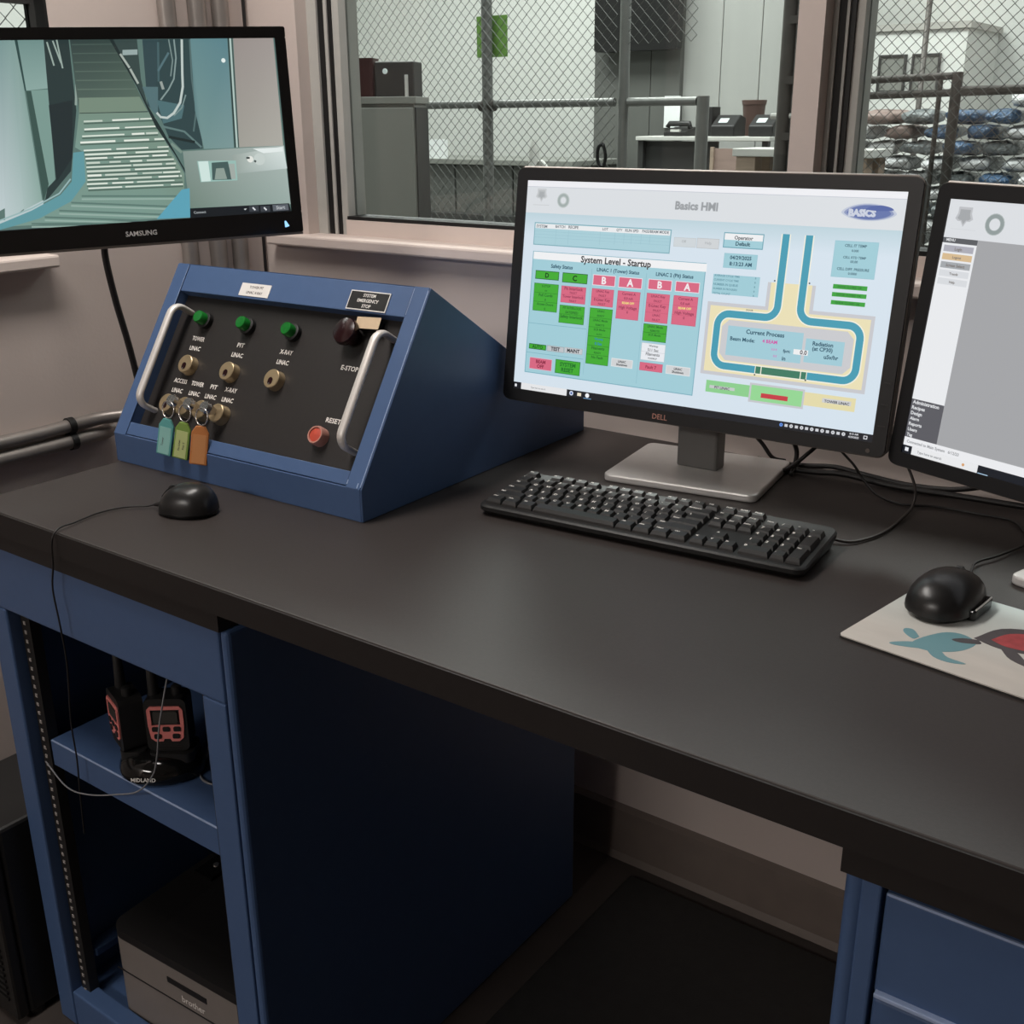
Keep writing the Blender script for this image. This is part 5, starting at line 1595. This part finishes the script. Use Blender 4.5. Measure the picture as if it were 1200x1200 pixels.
# ------------------------------------------------------------------ wall-mounted camera monitor
TWd, THt = 0.51, 0.31
tv = thing('camera_monitor', 'black gloss monitor on a wall arm showing a roller conveyor camera view', 'monitor', (-0.0595, 0.3623, 0.4678 - 0.155), 1.0572)
TT = Matrix.Translation((0, 0, 0.155)) @ Matrix.Rotation(-0.0283, 4, 'Y')
a0, a1 = TWd / 2, THt / 2
hs = MB().prism(rrect(-a0, -a1, a0, a1, 0.006, 4), 0.0, 0.020, 'y')
hs.prism(rrect(-a0 + 0.05, -a1 + 0.03, a0 - 0.05, a1 - 0.05, 0.03, 4), 0.020, 0.045, 'y')
h_ = obj('housing', hs, 'glossblack', tv, smooth=40, matrix=TT)
sx0, sx1, sz0, sz1 = -a0 + 0.0145, a0 - 0.0165, -a1 + 0.0335, a1 - 0.0165
fb = MB()
fb.prism(rrect(-a0, sz1, a0, a1, 0.003, 3), -0.004, 0.0, 'y')
fb.prism(rrect(-a0, -a1, a0, sz0, 0.003, 3), -0.004, 0.0, 'y')
fb.box(-a0, -0.004, sz0, sx0, 0.0, sz1)
fb.box(sx1, -0.004, sz0, a0, 0.0, sz1)
bzl = obj('bezel', fb, 'glossblack', tv, matrix=TT)
obj('lower_trim', MB().box(-a0 + 0.001, -0.0045, -a1 - 0.0035, a0 - 0.001, 0.012, -a1), 'redring' if False else 'darkrim', tv, matrix=TT)
sc = obj('screen', MB().box(sx0, -0.0012, sz0, sx1, -0.0002, sz1), 'screenblack', tv, matrix=TT)


def clip(items):
    """keep the picture inside the glass"""
    out = []
    for it in items:
        if it[0] == 'p':
            P = [(min(max(x, sx0 * 1000), sx1 * 1000), min(max(z, sz0 * 1000), sz1 * 1000)) for x, z in it[1]]
            it = ['p', P, it[2]]
        out.append(it)
    return out


pp = build_print([['r', sx0 * 1000, sz0 * 1000, sx1 * 1000, sz1 * 1000, [70, 88, 88]]] + clip(CCTV), 'camera_picture', sc, 'screen', step=0.00004)
pp.location = (0, -0.0012, 0)
mb = MB(); text_into(mb, 'SAMSUNG', Matrix.Translation((0.0, -0.0043, -a1 + 0.0160)) @ Matrix.Rotation(math.pi / 2, 4, 'X'), width=0.047, bold=0.02)
obj('brand_lettering', mb, 'silver', bzl)
obj('power_light', MB().tube([(a0 - 0.026, -0.0044, -a1 + 0.010), (a0 - 0.0285, -0.0044, -a1 + 0.019)], [0.0038, 0.0012], 8), 'powerled', bzl)
obj('mount_plate', MB().box(-0.05, 0.045, 0.105, 0.05, 0.053, 0.205), 'railblack', tv)
arm = MB().tube([(0.0, 0.053, 0.155), (0.0, 0.13, 0.155)], 0.014, 12)
obj('tilt_joint', arm, 'railblack', tv, smooth=50)
wm = thing('monitor_bracket', 'black swing arm fixing the camera monitor to the left wall', 'wall bracket', (WL, 0.46, 0.40))
jx, jy = -0.0595 - 0.13 * math.sin(1.0572) + 0.0 - WL, 0.3623 + 0.13 * math.cos(1.0572) - 0.46
obj('wall_plate', MB().box(0.0, -0.03, 0.0, 0.008, 0.03, 0.13), 'railblack', wm, bevel=0.002)
obj('arm', MB().tube([(0.004, 0.0, 0.068), (0.06, 0.0, 0.068), (jx, jy, 0.068)], 0.013, 10), 'railblack', wm, smooth=50)
obj('camera_monitor_cable', MB().tube(smooth_path([(-0.18, 0.44, 0.37), (-0.25, 0.452, 0.315), (-0.300, 0.462, 0.285), (-0.315, 0.480, 0.198), (-0.320, 0.500, 0.11), (-0.322, 0.513, 0.035), (-0.325, 0.53, -0.08), (-0.33, 0.54, -0.3)]), 0.0062, 8), 'cable', smooth=True,
    label='black cable hanging from the wall-mounted camera monitor down behind the console', cat='cable')
# ------------------------------------------------------------------ warehouse beyond the windows
struct('floor_warehouse', MB().box(-11, -3.5, FL - 0.1, WL - 0.12, 9.0, FL).box(WL - 0.12, WB + 0.12, FL - 0.1, 6.0, 9.0, FL), 'concrete')
struct('wall_warehouse_back', MB().box(-11, 8.0, FL, 6.0, 8.2, 4.2), 'whitewall')
struct('wall_warehouse_left', MB().box(-7.2, -3.5, FL, -7.0, 8.0, 4.2), 'whitewall')


def fence_mesh(u0, u1, z0, z1, cell, r, to3):
    """zig-zag wires of a chain-link panel; to3 maps (along, height) to a point"""
    mb = MB()
    h2 = cell / 2
    nw = int((u1 - u0) / h2)
    nz = int((z1 - z0) / h2)
    for i in range(nw):
        path = [to3(u0 + (i + ((j + i) % 2)) * h2, z0 + j * h2, 0.0012 if (i + j) % 2 else -0.0012) for j in range(nz + 1)]
        o = len(mb.v)
        for p in path:
            p = Vector(p)
            for k in range(3):
                a = k * 2 * math.pi / 3
                mb.v.append(tuple(p + Vector(to3(math.cos(a) * r, 0, math.sin(a) * r)) - Vector(to3(0, 0, 0))))
        for j in range(nz):
            for k in range(3):
                mb.f.append((o + j * 3 + k, o + j * 3 + (k + 1) % 3, o + j * 3 + 3 + (k + 1) % 3, o + j * 3 + 3 + k))
                mb.m.append(0)
    return mb


FY0 = 3.9
def post(x, z0, z1, r, root, m='galv', name='post', dy=0.03):
    obj(name, MB().tube([(x, dy, z0 - FL), (x, dy, z1 - FL)], r, 12), m, root, smooth=50)


def rail(x0, x1, z, r, root, m='galv', dz=0.0):
    obj('rail', MB().tube([(x0, 0.03, z - FL), (x1, 0.03, z + dz - FL)], r, 12), m, root, smooth=50)


f1 = thing('chain_link_fence', 'galvanised chain-link fence with one mid rail seen through the left pane', 'fence', (0, FY0, FL))
t3 = lambda u, z, d: (u, d, z - FL)
obj('wire_mesh', fence_mesh(-3.60, -1.33, FL + 0.03, 1.55, 0.052, 0.0021, t3), 'wire', f1, kind='stuff')
post(-2.09, FL, 1.62, 0.027, f1)
post(-3.60, FL, 1.62, 0.024, f1)
rail(-3.60, -1.36, 0.556, 0.019, f1, dz=0.004)
rail(-3.60, -1.33, 1.56, 0.019, f1)
obj('tie_sleeve', MB().tube([(-2.135, 0.03, 0.551 - FL), (-2.045, 0.03, 0.552 - FL)], 0.026, 12), 'galvdark', f1, smooth=50)
f2 = thing('chain_link_gate', 'chain-link gate frame with dark posts left of the window pillar', 'gate', (0, FY0 + 0.02, FL))
post(-1.325, FL, 1.62, 0.024, f2)
post(-0.922, FL, 0.58, 0.028, f2)
rail(-1.30, -0.95, 0.560, 0.019, f2)
post(-0.545, FL, 1.62, 0.030, f2, 'galvdark')
post(-0.500, FL, 1.62, 0.012, f2, 'galvdark')
obj('wire_mesh', fence_mesh(-1.29, -0.93, 0.80, 1.55, 0.052, 0.0021, t3), 'wire', f2, kind='stuff')
obj('latch', MB().tube(smooth_path([(-1.40, -0.02, 0.38 - FL), (-1.425, -0.02, 0.36 - FL), (-1.425, -0.02, 0.30 - FL), (-1.395, -0.02, 0.28 - FL), (-1.385, -0.02, 0.33 - FL), (-1.40, -0.02, 0.38 - FL)], 4), 0.008, 8), 'gasket', f2, smooth=True)
obj('collar', MB().tube([(-0.60, 0.03, 0.495 - FL), (-0.46, 0.03, 0.497 - FL)], 0.012, 8), 'whitetop', f2)
for z in (0.85, 0.62, 0.40):
    obj('hinge', MB().box(-0.535, 0.0, z - FL, -0.488, 0.05, z + 0.03 - FL), 'galvdark', f2)
f3 = thing('chain_link_fence', 'chain-link fence with two dark rails in front of the wrapped bag stacks', 'fence', (0, FY0 + 0.04, FL))
obj('wire_mesh', fence_mesh(-0.46, 1.30, FL + 0.03, 1.45, 0.046, 0.0021, t3), 'wire', f3, kind='stuff')
post(0.142, FL, 0.650, 0.021, f3, 'galvdark')
post(0.080, FL, 0.640, 0.010, f3, 'galvdark')
rail(-0.46, 0.155, 0.622, 0.014, f3, 'galvdark', 0.016)
rail(-0.46, 0.66, 0.565, 0.014, f3, 'galvdark', 0.022)
rail(0.16, 1.30, 0.586, 0.014, f3, 'galvdark', 0.01)
post(1.30, FL, 1.5, 0.024, f3)
f4 = thing('chain_link_fence', 'chain-link fence glimpsed through the narrow window at top left', 'fence', (-1.55, 0, FL))
t4 = lambda u, z, d: (d, u, z - FL)
obj('wire_mesh', fence_mesh(0.2, 1.75, FL + 0.03, 1.5, 0.056, 0.0021, t4), 'wire', f4, kind='stuff')
obj('rail', MB().tube([(0, 0.2, 1.5 - FL), (0, 1.75, 1.5 - FL)], 0.02, 10), 'galv', f4, smooth=True)
for y in (0.2, 1.75):
    obj('post', MB().tube([(0, y, 0), (0, y, 1.55 - FL)], 0.024, 10), 'galv', f4, smooth=True)

obj('green_sign', MB().box(-2.180, FY0 + 0.066, 0.775, -1.995, FY0 + 0.070, 0.962), 'greensign', label='small bright green sheet fixed behind the fence post', cat='sign')

# grey cabinet standing on this side of the fence
gc = thing('grey_cabinet', 'plain grey metal cabinet in front of the fence behind the left pane', 'cabinet', (-2.085, 3.115, FL), math.radians(25))
obj('body', MB().box(-0.178, 0.0, 0.0, 0.175, 0.20, 1.455), 'cabinetgrey', gc, bevel=0.004)
obj('door', MB().box(-0.172, -0.010, 0.04, 0.170, -0.001, 1.44), 'cabinetgrey', gc, bevel=0.003)
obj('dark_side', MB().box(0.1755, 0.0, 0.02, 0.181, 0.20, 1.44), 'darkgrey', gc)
obj('top_plate', MB().box(-0.181, -0.012, 1.455, 0.185, 0.21, 1.485), 'cabinetgrey', gc, bevel=0.003)
CT = FL + 1.485
_c, _s = math.cos(math.radians(25)), math.sin(math.radians(25))
ti = thing('storage_tin', 'dark red square tin standing on the grey cabinet', 'tin', (-2.085 - 0.075 * _c - 0.09 * _s, 3.115 - 0.075 * _s + 0.09 * _c, CT), math.radians(25))
obj('can', MB().prism(rrect(-0.052, -0.052, 0.052, 0.052, 0.015), 0.0, 0.145, 'z'), 'redtin', ti, smooth=40)
obj('lid', MB().prism(rrect(-0.054, -0.054, 0.054, 0.054, 0.015), 0.145, 0.160, 'z'), 'redtin', ti, smooth=40)
bx = thing('equipment_box', 'black equipment box beside the red tin on the grey cabinet', 'box', (-2.085 + 0.072 * _c - 0.11 * _s, 3.115 + 0.072 * _s + 0.11 * _c, CT), math.radians(25))
obj('case', MB().box(-0.088, -0.06, 0.0, 0.090, 0.08, 0.145), 'blackbox', bx, bevel=0.006)
obj('lamp', MB().lathe([(0.012, 0), (0.010, 0.006)], (0, 0, 0), 14).xf(Matrix.Translation((-0.04, -0.06, 0.105)) @ Matrix.Rotation(math.pi / 2, 4, 'X')), 'paperlit', bx)
obj('bracket', MB().box(0.050, -0.070, 0.0, 0.064, -0.060, 0.09), 'silver', bx)

# far end: partition, door, hanging screen, work table
pa = thing('grey_partition', 'dark grey partition panels below the hanging black screen', 'partition', (-2.95, 7.0, FL))
for k in range(3):
    obj('panel', MB().box(-0.45 + k * 0.245, 0.0, 0.0, -0.21 + k * 0.245, 0.06, 2.7), 'greypanel', pa, bevel=0.004)
dl = thing('light_cladding', 'pale grey sliding door panels at the far end of the warehouse', 'door', (-1.95, 7.05, FL))
for k in range(4):
    obj('panel', MB().box(-0.72 + k * 0.30, 0.0, 0.0, -0.425 + k * 0.30, 0.05, 2.9), 'lightpanel', dl, bevel=0.004)
obj('door_frame', MB().frame(0.02, 0.0, 0.46, 2.0, 0.03, -0.012, 0.0, sides='lrt'), 'lightpanel', dl)
obj('hanging_screen', MB().prism(rrect(-3.32, 0.95, -2.63, 1.55, 0.02), 6.86, 6.94, 'y'), 'screenblack', label='large blank black screen mounted high on the grey partition', cat='screen')

tb = thing('work_table', 'long dark work table with white edge at the far partition', 'table', (-2.10, 6.55, FL))
obj('top', MB().box(-0.49, -0.3, 1.245, 0.49, 0.3, 1.272), 'whitetop', tb, bevel=0.004)
obj('modesty_panel', MB().box(-0.47, -0.24, 0.25, 0.10, -0.22, 1.24), 'darkgrey', tb)
for sx in (-0.46, 0.45):
    for sy in (-0.26, 0.26):
        obj('leg', MB().box(sx - 0.02, sy - 0.02, 0.0, sx + 0.02, sy + 0.02, 1.245), 'darkgrey', tb)
TZ = FL + 1.272
ph = thing('desk_telephone', 'black desk telephone on the left part of the far table', 'telephone', (-2.32, 6.38, TZ))
obj('base', MB().prism([(-0.08, 0.0), (0.08, 0.0), (0.08, 0.060), (-0.08, 0.025)], -0.08, 0.08, 'x'), 'blackbox', ph)
obj('handset', MB().tube([(-0.085, -0.02, 0.055), (-0.075, -0.01, 0.080), (0.075, -0.01, 0.080), (0.085, -0.02, 0.055)], 0.018, 10), 'blackbox', ph, smooth=True)
obj('display', MB().box(-0.035, -0.075, 0.028, 0.035, -0.05, 0.044), 'whitetop', ph)
obj('notice_sheet', MB().box(-2.78, 6.985, 0.42, -2.65, 6.992, 0.64), 'paper', label='pale sheet of paper on the partition behind the telephone', cat='paper')
def device(x, label):
    t = thing('label_printer', label, 'printer', (x, 6.42, TZ), 0, 'printers on the far table')
    obj('body', MB().prism([(-0.09, 0.0), (0.09, 0.0), (0.09, 0.115), (0.015, 0.135), (-0.09, 0.065)], -0.085, 0.085, 'x'), 'blackbox', t, bevel=0.008)
    obj('display', MB().add([(-0.045, -0.062, 0.086), (0.020, -0.062, 0.086), (0.020, -0.022, 0.113), (-0.045, -0.022, 0.113)], [(0, 1, 2, 3)]), 'paperlit', t)
    return t
device(-1.985, 'black label printer with pale display, left one on the far table')
device(-1.715, 'black label printer with pale display, right one beyond the brown bin')
obj('speaker_box', MB().box(-2.150, 6.38, TZ, -2.085, 6.50, TZ + 0.185), 'blackbox', bevel=0.004, label='narrow black upright box on the far table left of the printers', cat='box')
bn = thing('brown_bin', 'brown round bin between the two black label printers', 'bin', (-1.90, 6.62, TZ))
obj('tub', MB().lathe([(0.060, 0), (0.075, 0.19), (0.078, 0.20)], (0, 0, 0), 18), 'brownbin', bn, smooth=40)
obj('rim', MB().lathe([(0.080, 0.198), (0.083, 0.225), (0.072, 0.227)], (0, 0, 0), 18), 'brownbin', bn, smooth=40)
ply = thing('plywood_crate', 'pinkish plywood crate under the far table', 'crate', (-1.80, 6.22, FL))
obj('panel', MB().box(-0.18, -0.02, 0.0, 0.18, 0.0, 1.20), 'pinkwood', ply)
obj('panel', MB().box(-0.18, 0.0, 0.0, -0.16, 0.02, 1.20), 'pinkwood', ply)
obj('panel', MB().box(0.16, 0.0, 0.0, 0.18, 0.02, 1.20), 'pinkwood', ply)
for x in (-0.19, 0.165):
    obj('batten', MB().box(x, -0.035, 0.0, x + 0.025, -0.02, 1.21), 'wood', ply)

wtb = thing('white_table', 'white-topped timber table passing behind the window pillar', 'table', (-0.89, 5.15, FL))
obj('top', MB().box(-0.38, -0.15, 1.195, 0.38, 0.15, 1.235), 'whitetop', wtb, bevel=0.004)
for x in (-0.36, -0.06, 0.24):
    obj('leg', MB().box(x, -0.14, 0.0, x + 0.11, -0.05, 1.195), 'wood', wtb, bevel=0.004)
    obj('leg', MB().box(x, 0.05, 0.0, x + 0.11, 0.14, 1.195), 'wood', wtb, bevel=0.004)
obj('stretcher', MB().box(-0.36, -0.05, 0.92, 0.35, -0.02, 1.0), 'wood', wtb)

bench = thing('grey_bench', 'low dark grey bench against the white wall behind the fence', 'bench', (-4.0, 6.6, FL))
obj('top', MB().box(-1.9, -0.35, 1.06, 0.9, 0.35, 1.10), 'cabinetgrey', bench, bevel=0.005)
for k in range(5):
    obj('drawer_unit', MB().box(-1.88 + k * 0.555, -0.30, 0.0, -1.34 + k * 0.555, 0.33, 1.06), 'greypanel', bench, bevel=0.008)
obj('ledge', MB().box(-1.9, -0.42, 0.66, 0.9, -0.30, 0.70), 'darkgrey', bench)
obj('paper_sheet', MB().box(-4.60, 6.30, FL + 1.10, -4.32, 6.34, FL + 1.24), 'paper', label='white sheet propped on the grey bench behind the fence', cat='paper')
wj = thing('white_jug', 'slim white container beside the dark edge of the grey cabinet', 'container', (-2.28, 4.60, FL))
obj('column', MB().lathe([(0.03, 0.0), (0.03, 0.95), (0.03, 1.22), (0.012, 1.28)], (0, 0, 0), 12), 'whitetop', wj, smooth=40)
obj('handle', MB().tube(smooth_path([(0.03, 0, 1.0), (0.08, 0, 1.02), (0.10, 0, 1.1), (0.06, 0, 1.16), (0.03, 0, 1.16)], 3), 0.012, 8), 'whitetop', wj, smooth=True)

# upper right: white block wall and two shuttered openings
wk_ = thing('white_kiosk', 'white inner room with two small shuttered openings above the bags', 'kiosk', (-1.35, 7.2, FL))
obj('wall', MB().box(-0.6, 0.0, 0.0, 0.62, 0.75, 1.92), 'whitewall', wk_)
obj('cap', MB().box(-0.62, -0.02, 1.92, 0.64, 0.77, 1.96), 'framegrey', wk_)
for x in (0.08, 0.30):
    s_ = obj('shutter', MB().box(x, -0.012, 1.55, x + 0.16, 0.0, 1.76), 'cabinetgrey', wk_)
    obj('shutter_frame', MB().frame(x - 0.012, 1.54, x + 0.172, 1.775, 0.014, -0.022, 0.0), 'darkgrey', s_)
obj('vent', MB().box(-0.10, -0.012, 1.60, -0.05, 0.0, 1.72), 'cabinetgrey', wk_)
obj('drop_pipe', MB().tube([(-0.73, 6.35, FL), (-0.73, 6.35, 1.15)], 0.017, 8), 'galvdark', smooth=True, label='thin dark vertical pipe rising above the wrapped bags', cat='pipe')

# stacked bags of wrapped goods
def bag_mesh(name, seed, m):
    rnd = random.Random(seed)
    nu, nv = 24, 9
    v, f = [], []
    ph_ = [rnd.uniform(0, 6.28) for _ in range(6)]
    for i in range(nv + 1):
        e = -math.pi / 2 + math.pi * i / nv
        ce, se = math.cos(e), math.sin(e)
        for k in range(nu):
            a = 2 * math.pi * k / nu
            ca, sa = math.cos(a), math.sin(a)
            x = math.copysign(abs(ca) ** 0.45, ca) * abs(ce) ** 0.5
            y = math.copysign(abs(sa) ** 0.45, sa) * abs(ce) ** 0.5
            z = math.copysign(abs(se) ** 0.7, se)
            d = 1 + 0.07 * math.sin(3 * a + ph_[0]) + 0.06 * math.sin(5 * a + ph_[1] + 2 * e) + 0.05 * math.sin(7 * a + ph_[2] - 3 * e) + 0.05 * rnd.uniform(-1, 1)
            v.append((0.084 * x * d, 0.16 * y * d, 0.039 + 0.036 * z * (0.88 + 0.14 * math.sin(2 * a + ph_[3]) + 0.12 * rnd.uniform(-1, 1))))
    f = [(i * nu + k, i * nu + (k + 1) % nu, (i + 1) * nu + (k + 1) % nu, (i + 1) * nu + k) for i in range(nv) for k in range(nu)]
    me = bpy.data.meshes.new(name)
    me.from_pydata(v, [], f)
    me.polygons.foreach_set('use_smooth', [True] * len(f))
    me.materials.append(M[m])
    return me


BM = {c: [bag_mesh('bag_%s' % c, 10 * i + j, 'bag' + c) for j in range(3)] for i, c in enumerate(('white', 'grey', 'blue', 'brown'))}
WORD = {'white': 'clear white plastic', 'grey': 'grey plastic', 'blue': 'blue plastic', 'brown': 'brown paper'}
ordn = ['leftmost', 'second', 'third', 'fourth', 'fifth', 'sixth', 'seventh', 'eighth', 'ninth', 'tenth', 'eleventh']
rowsn = ['bottom', 'second', 'third', 'fourth', 'fifth', 'sixth', 'seventh', 'eighth', 'ninth', 'tenth', 'eleventh', 'twelfth', 'thirteenth', 'fourteenth', 'fifteenth', 'sixteenth', 'seventeenth', 'eighteenth', 'nineteenth']
rnd = random.Random(21)
pal = thing('pallet', 'wooden pallet under the stacked wrapped bags', 'pallet', (-0.05, 5.6, FL))
for k in range(6):
    obj('deck_board', MB().box(-1.15, -0.25 + k * 0.088, 0.09, 1.15, -0.18 + k * 0.088, 0.11), 'wood', pal)
for x in (-1.1, -0.05, 1.0):
    obj('bearer', MB().box(x, -0.25, 0.0, x + 0.1, 0.26, 0.09), 'wood', pal)
NB = 11
for r_ in range(19):
    for k in range(NB):
        hcol = rnd.random()
        if r_ > (18 if k > 6 else (17 if k > 4 else 16)): continue
        if r_ in (15, 16) and (k < 3 or k > 5): c = 'brown' if hcol < 0.45 else 'white'
        elif r_ >= 17: c = 'white'
        else: c = 'blue' if hcol < 0.24 else ('grey' if hcol < 0.46 else 'white')
        b = bpy.data.objects.new('wrapped_bag', BM[c][rnd.randrange(3)])
        COL.objects.link(b)
        b.location = (-1.06 + k * 0.205 + (0.10 if r_ % 2 else 0) + rnd.uniform(-0.008, 0.008), 5.6 + rnd.uniform(-0.03, 0.03), FL + H + 0.11 + r_ * 0.0775)
        b.rotation_euler = (rnd.uniform(-0.03, 0.03), rnd.uniform(-0.05, 0.05), rnd.uniform(-0.08, 0.08))
        tag(b, 'lumpy %s bag, %s from the left in the %s layer of the stack' % (WORD[c], ordn[k], rowsn[r_]), 'bag', 'wrapped bags stacked on the pallet')
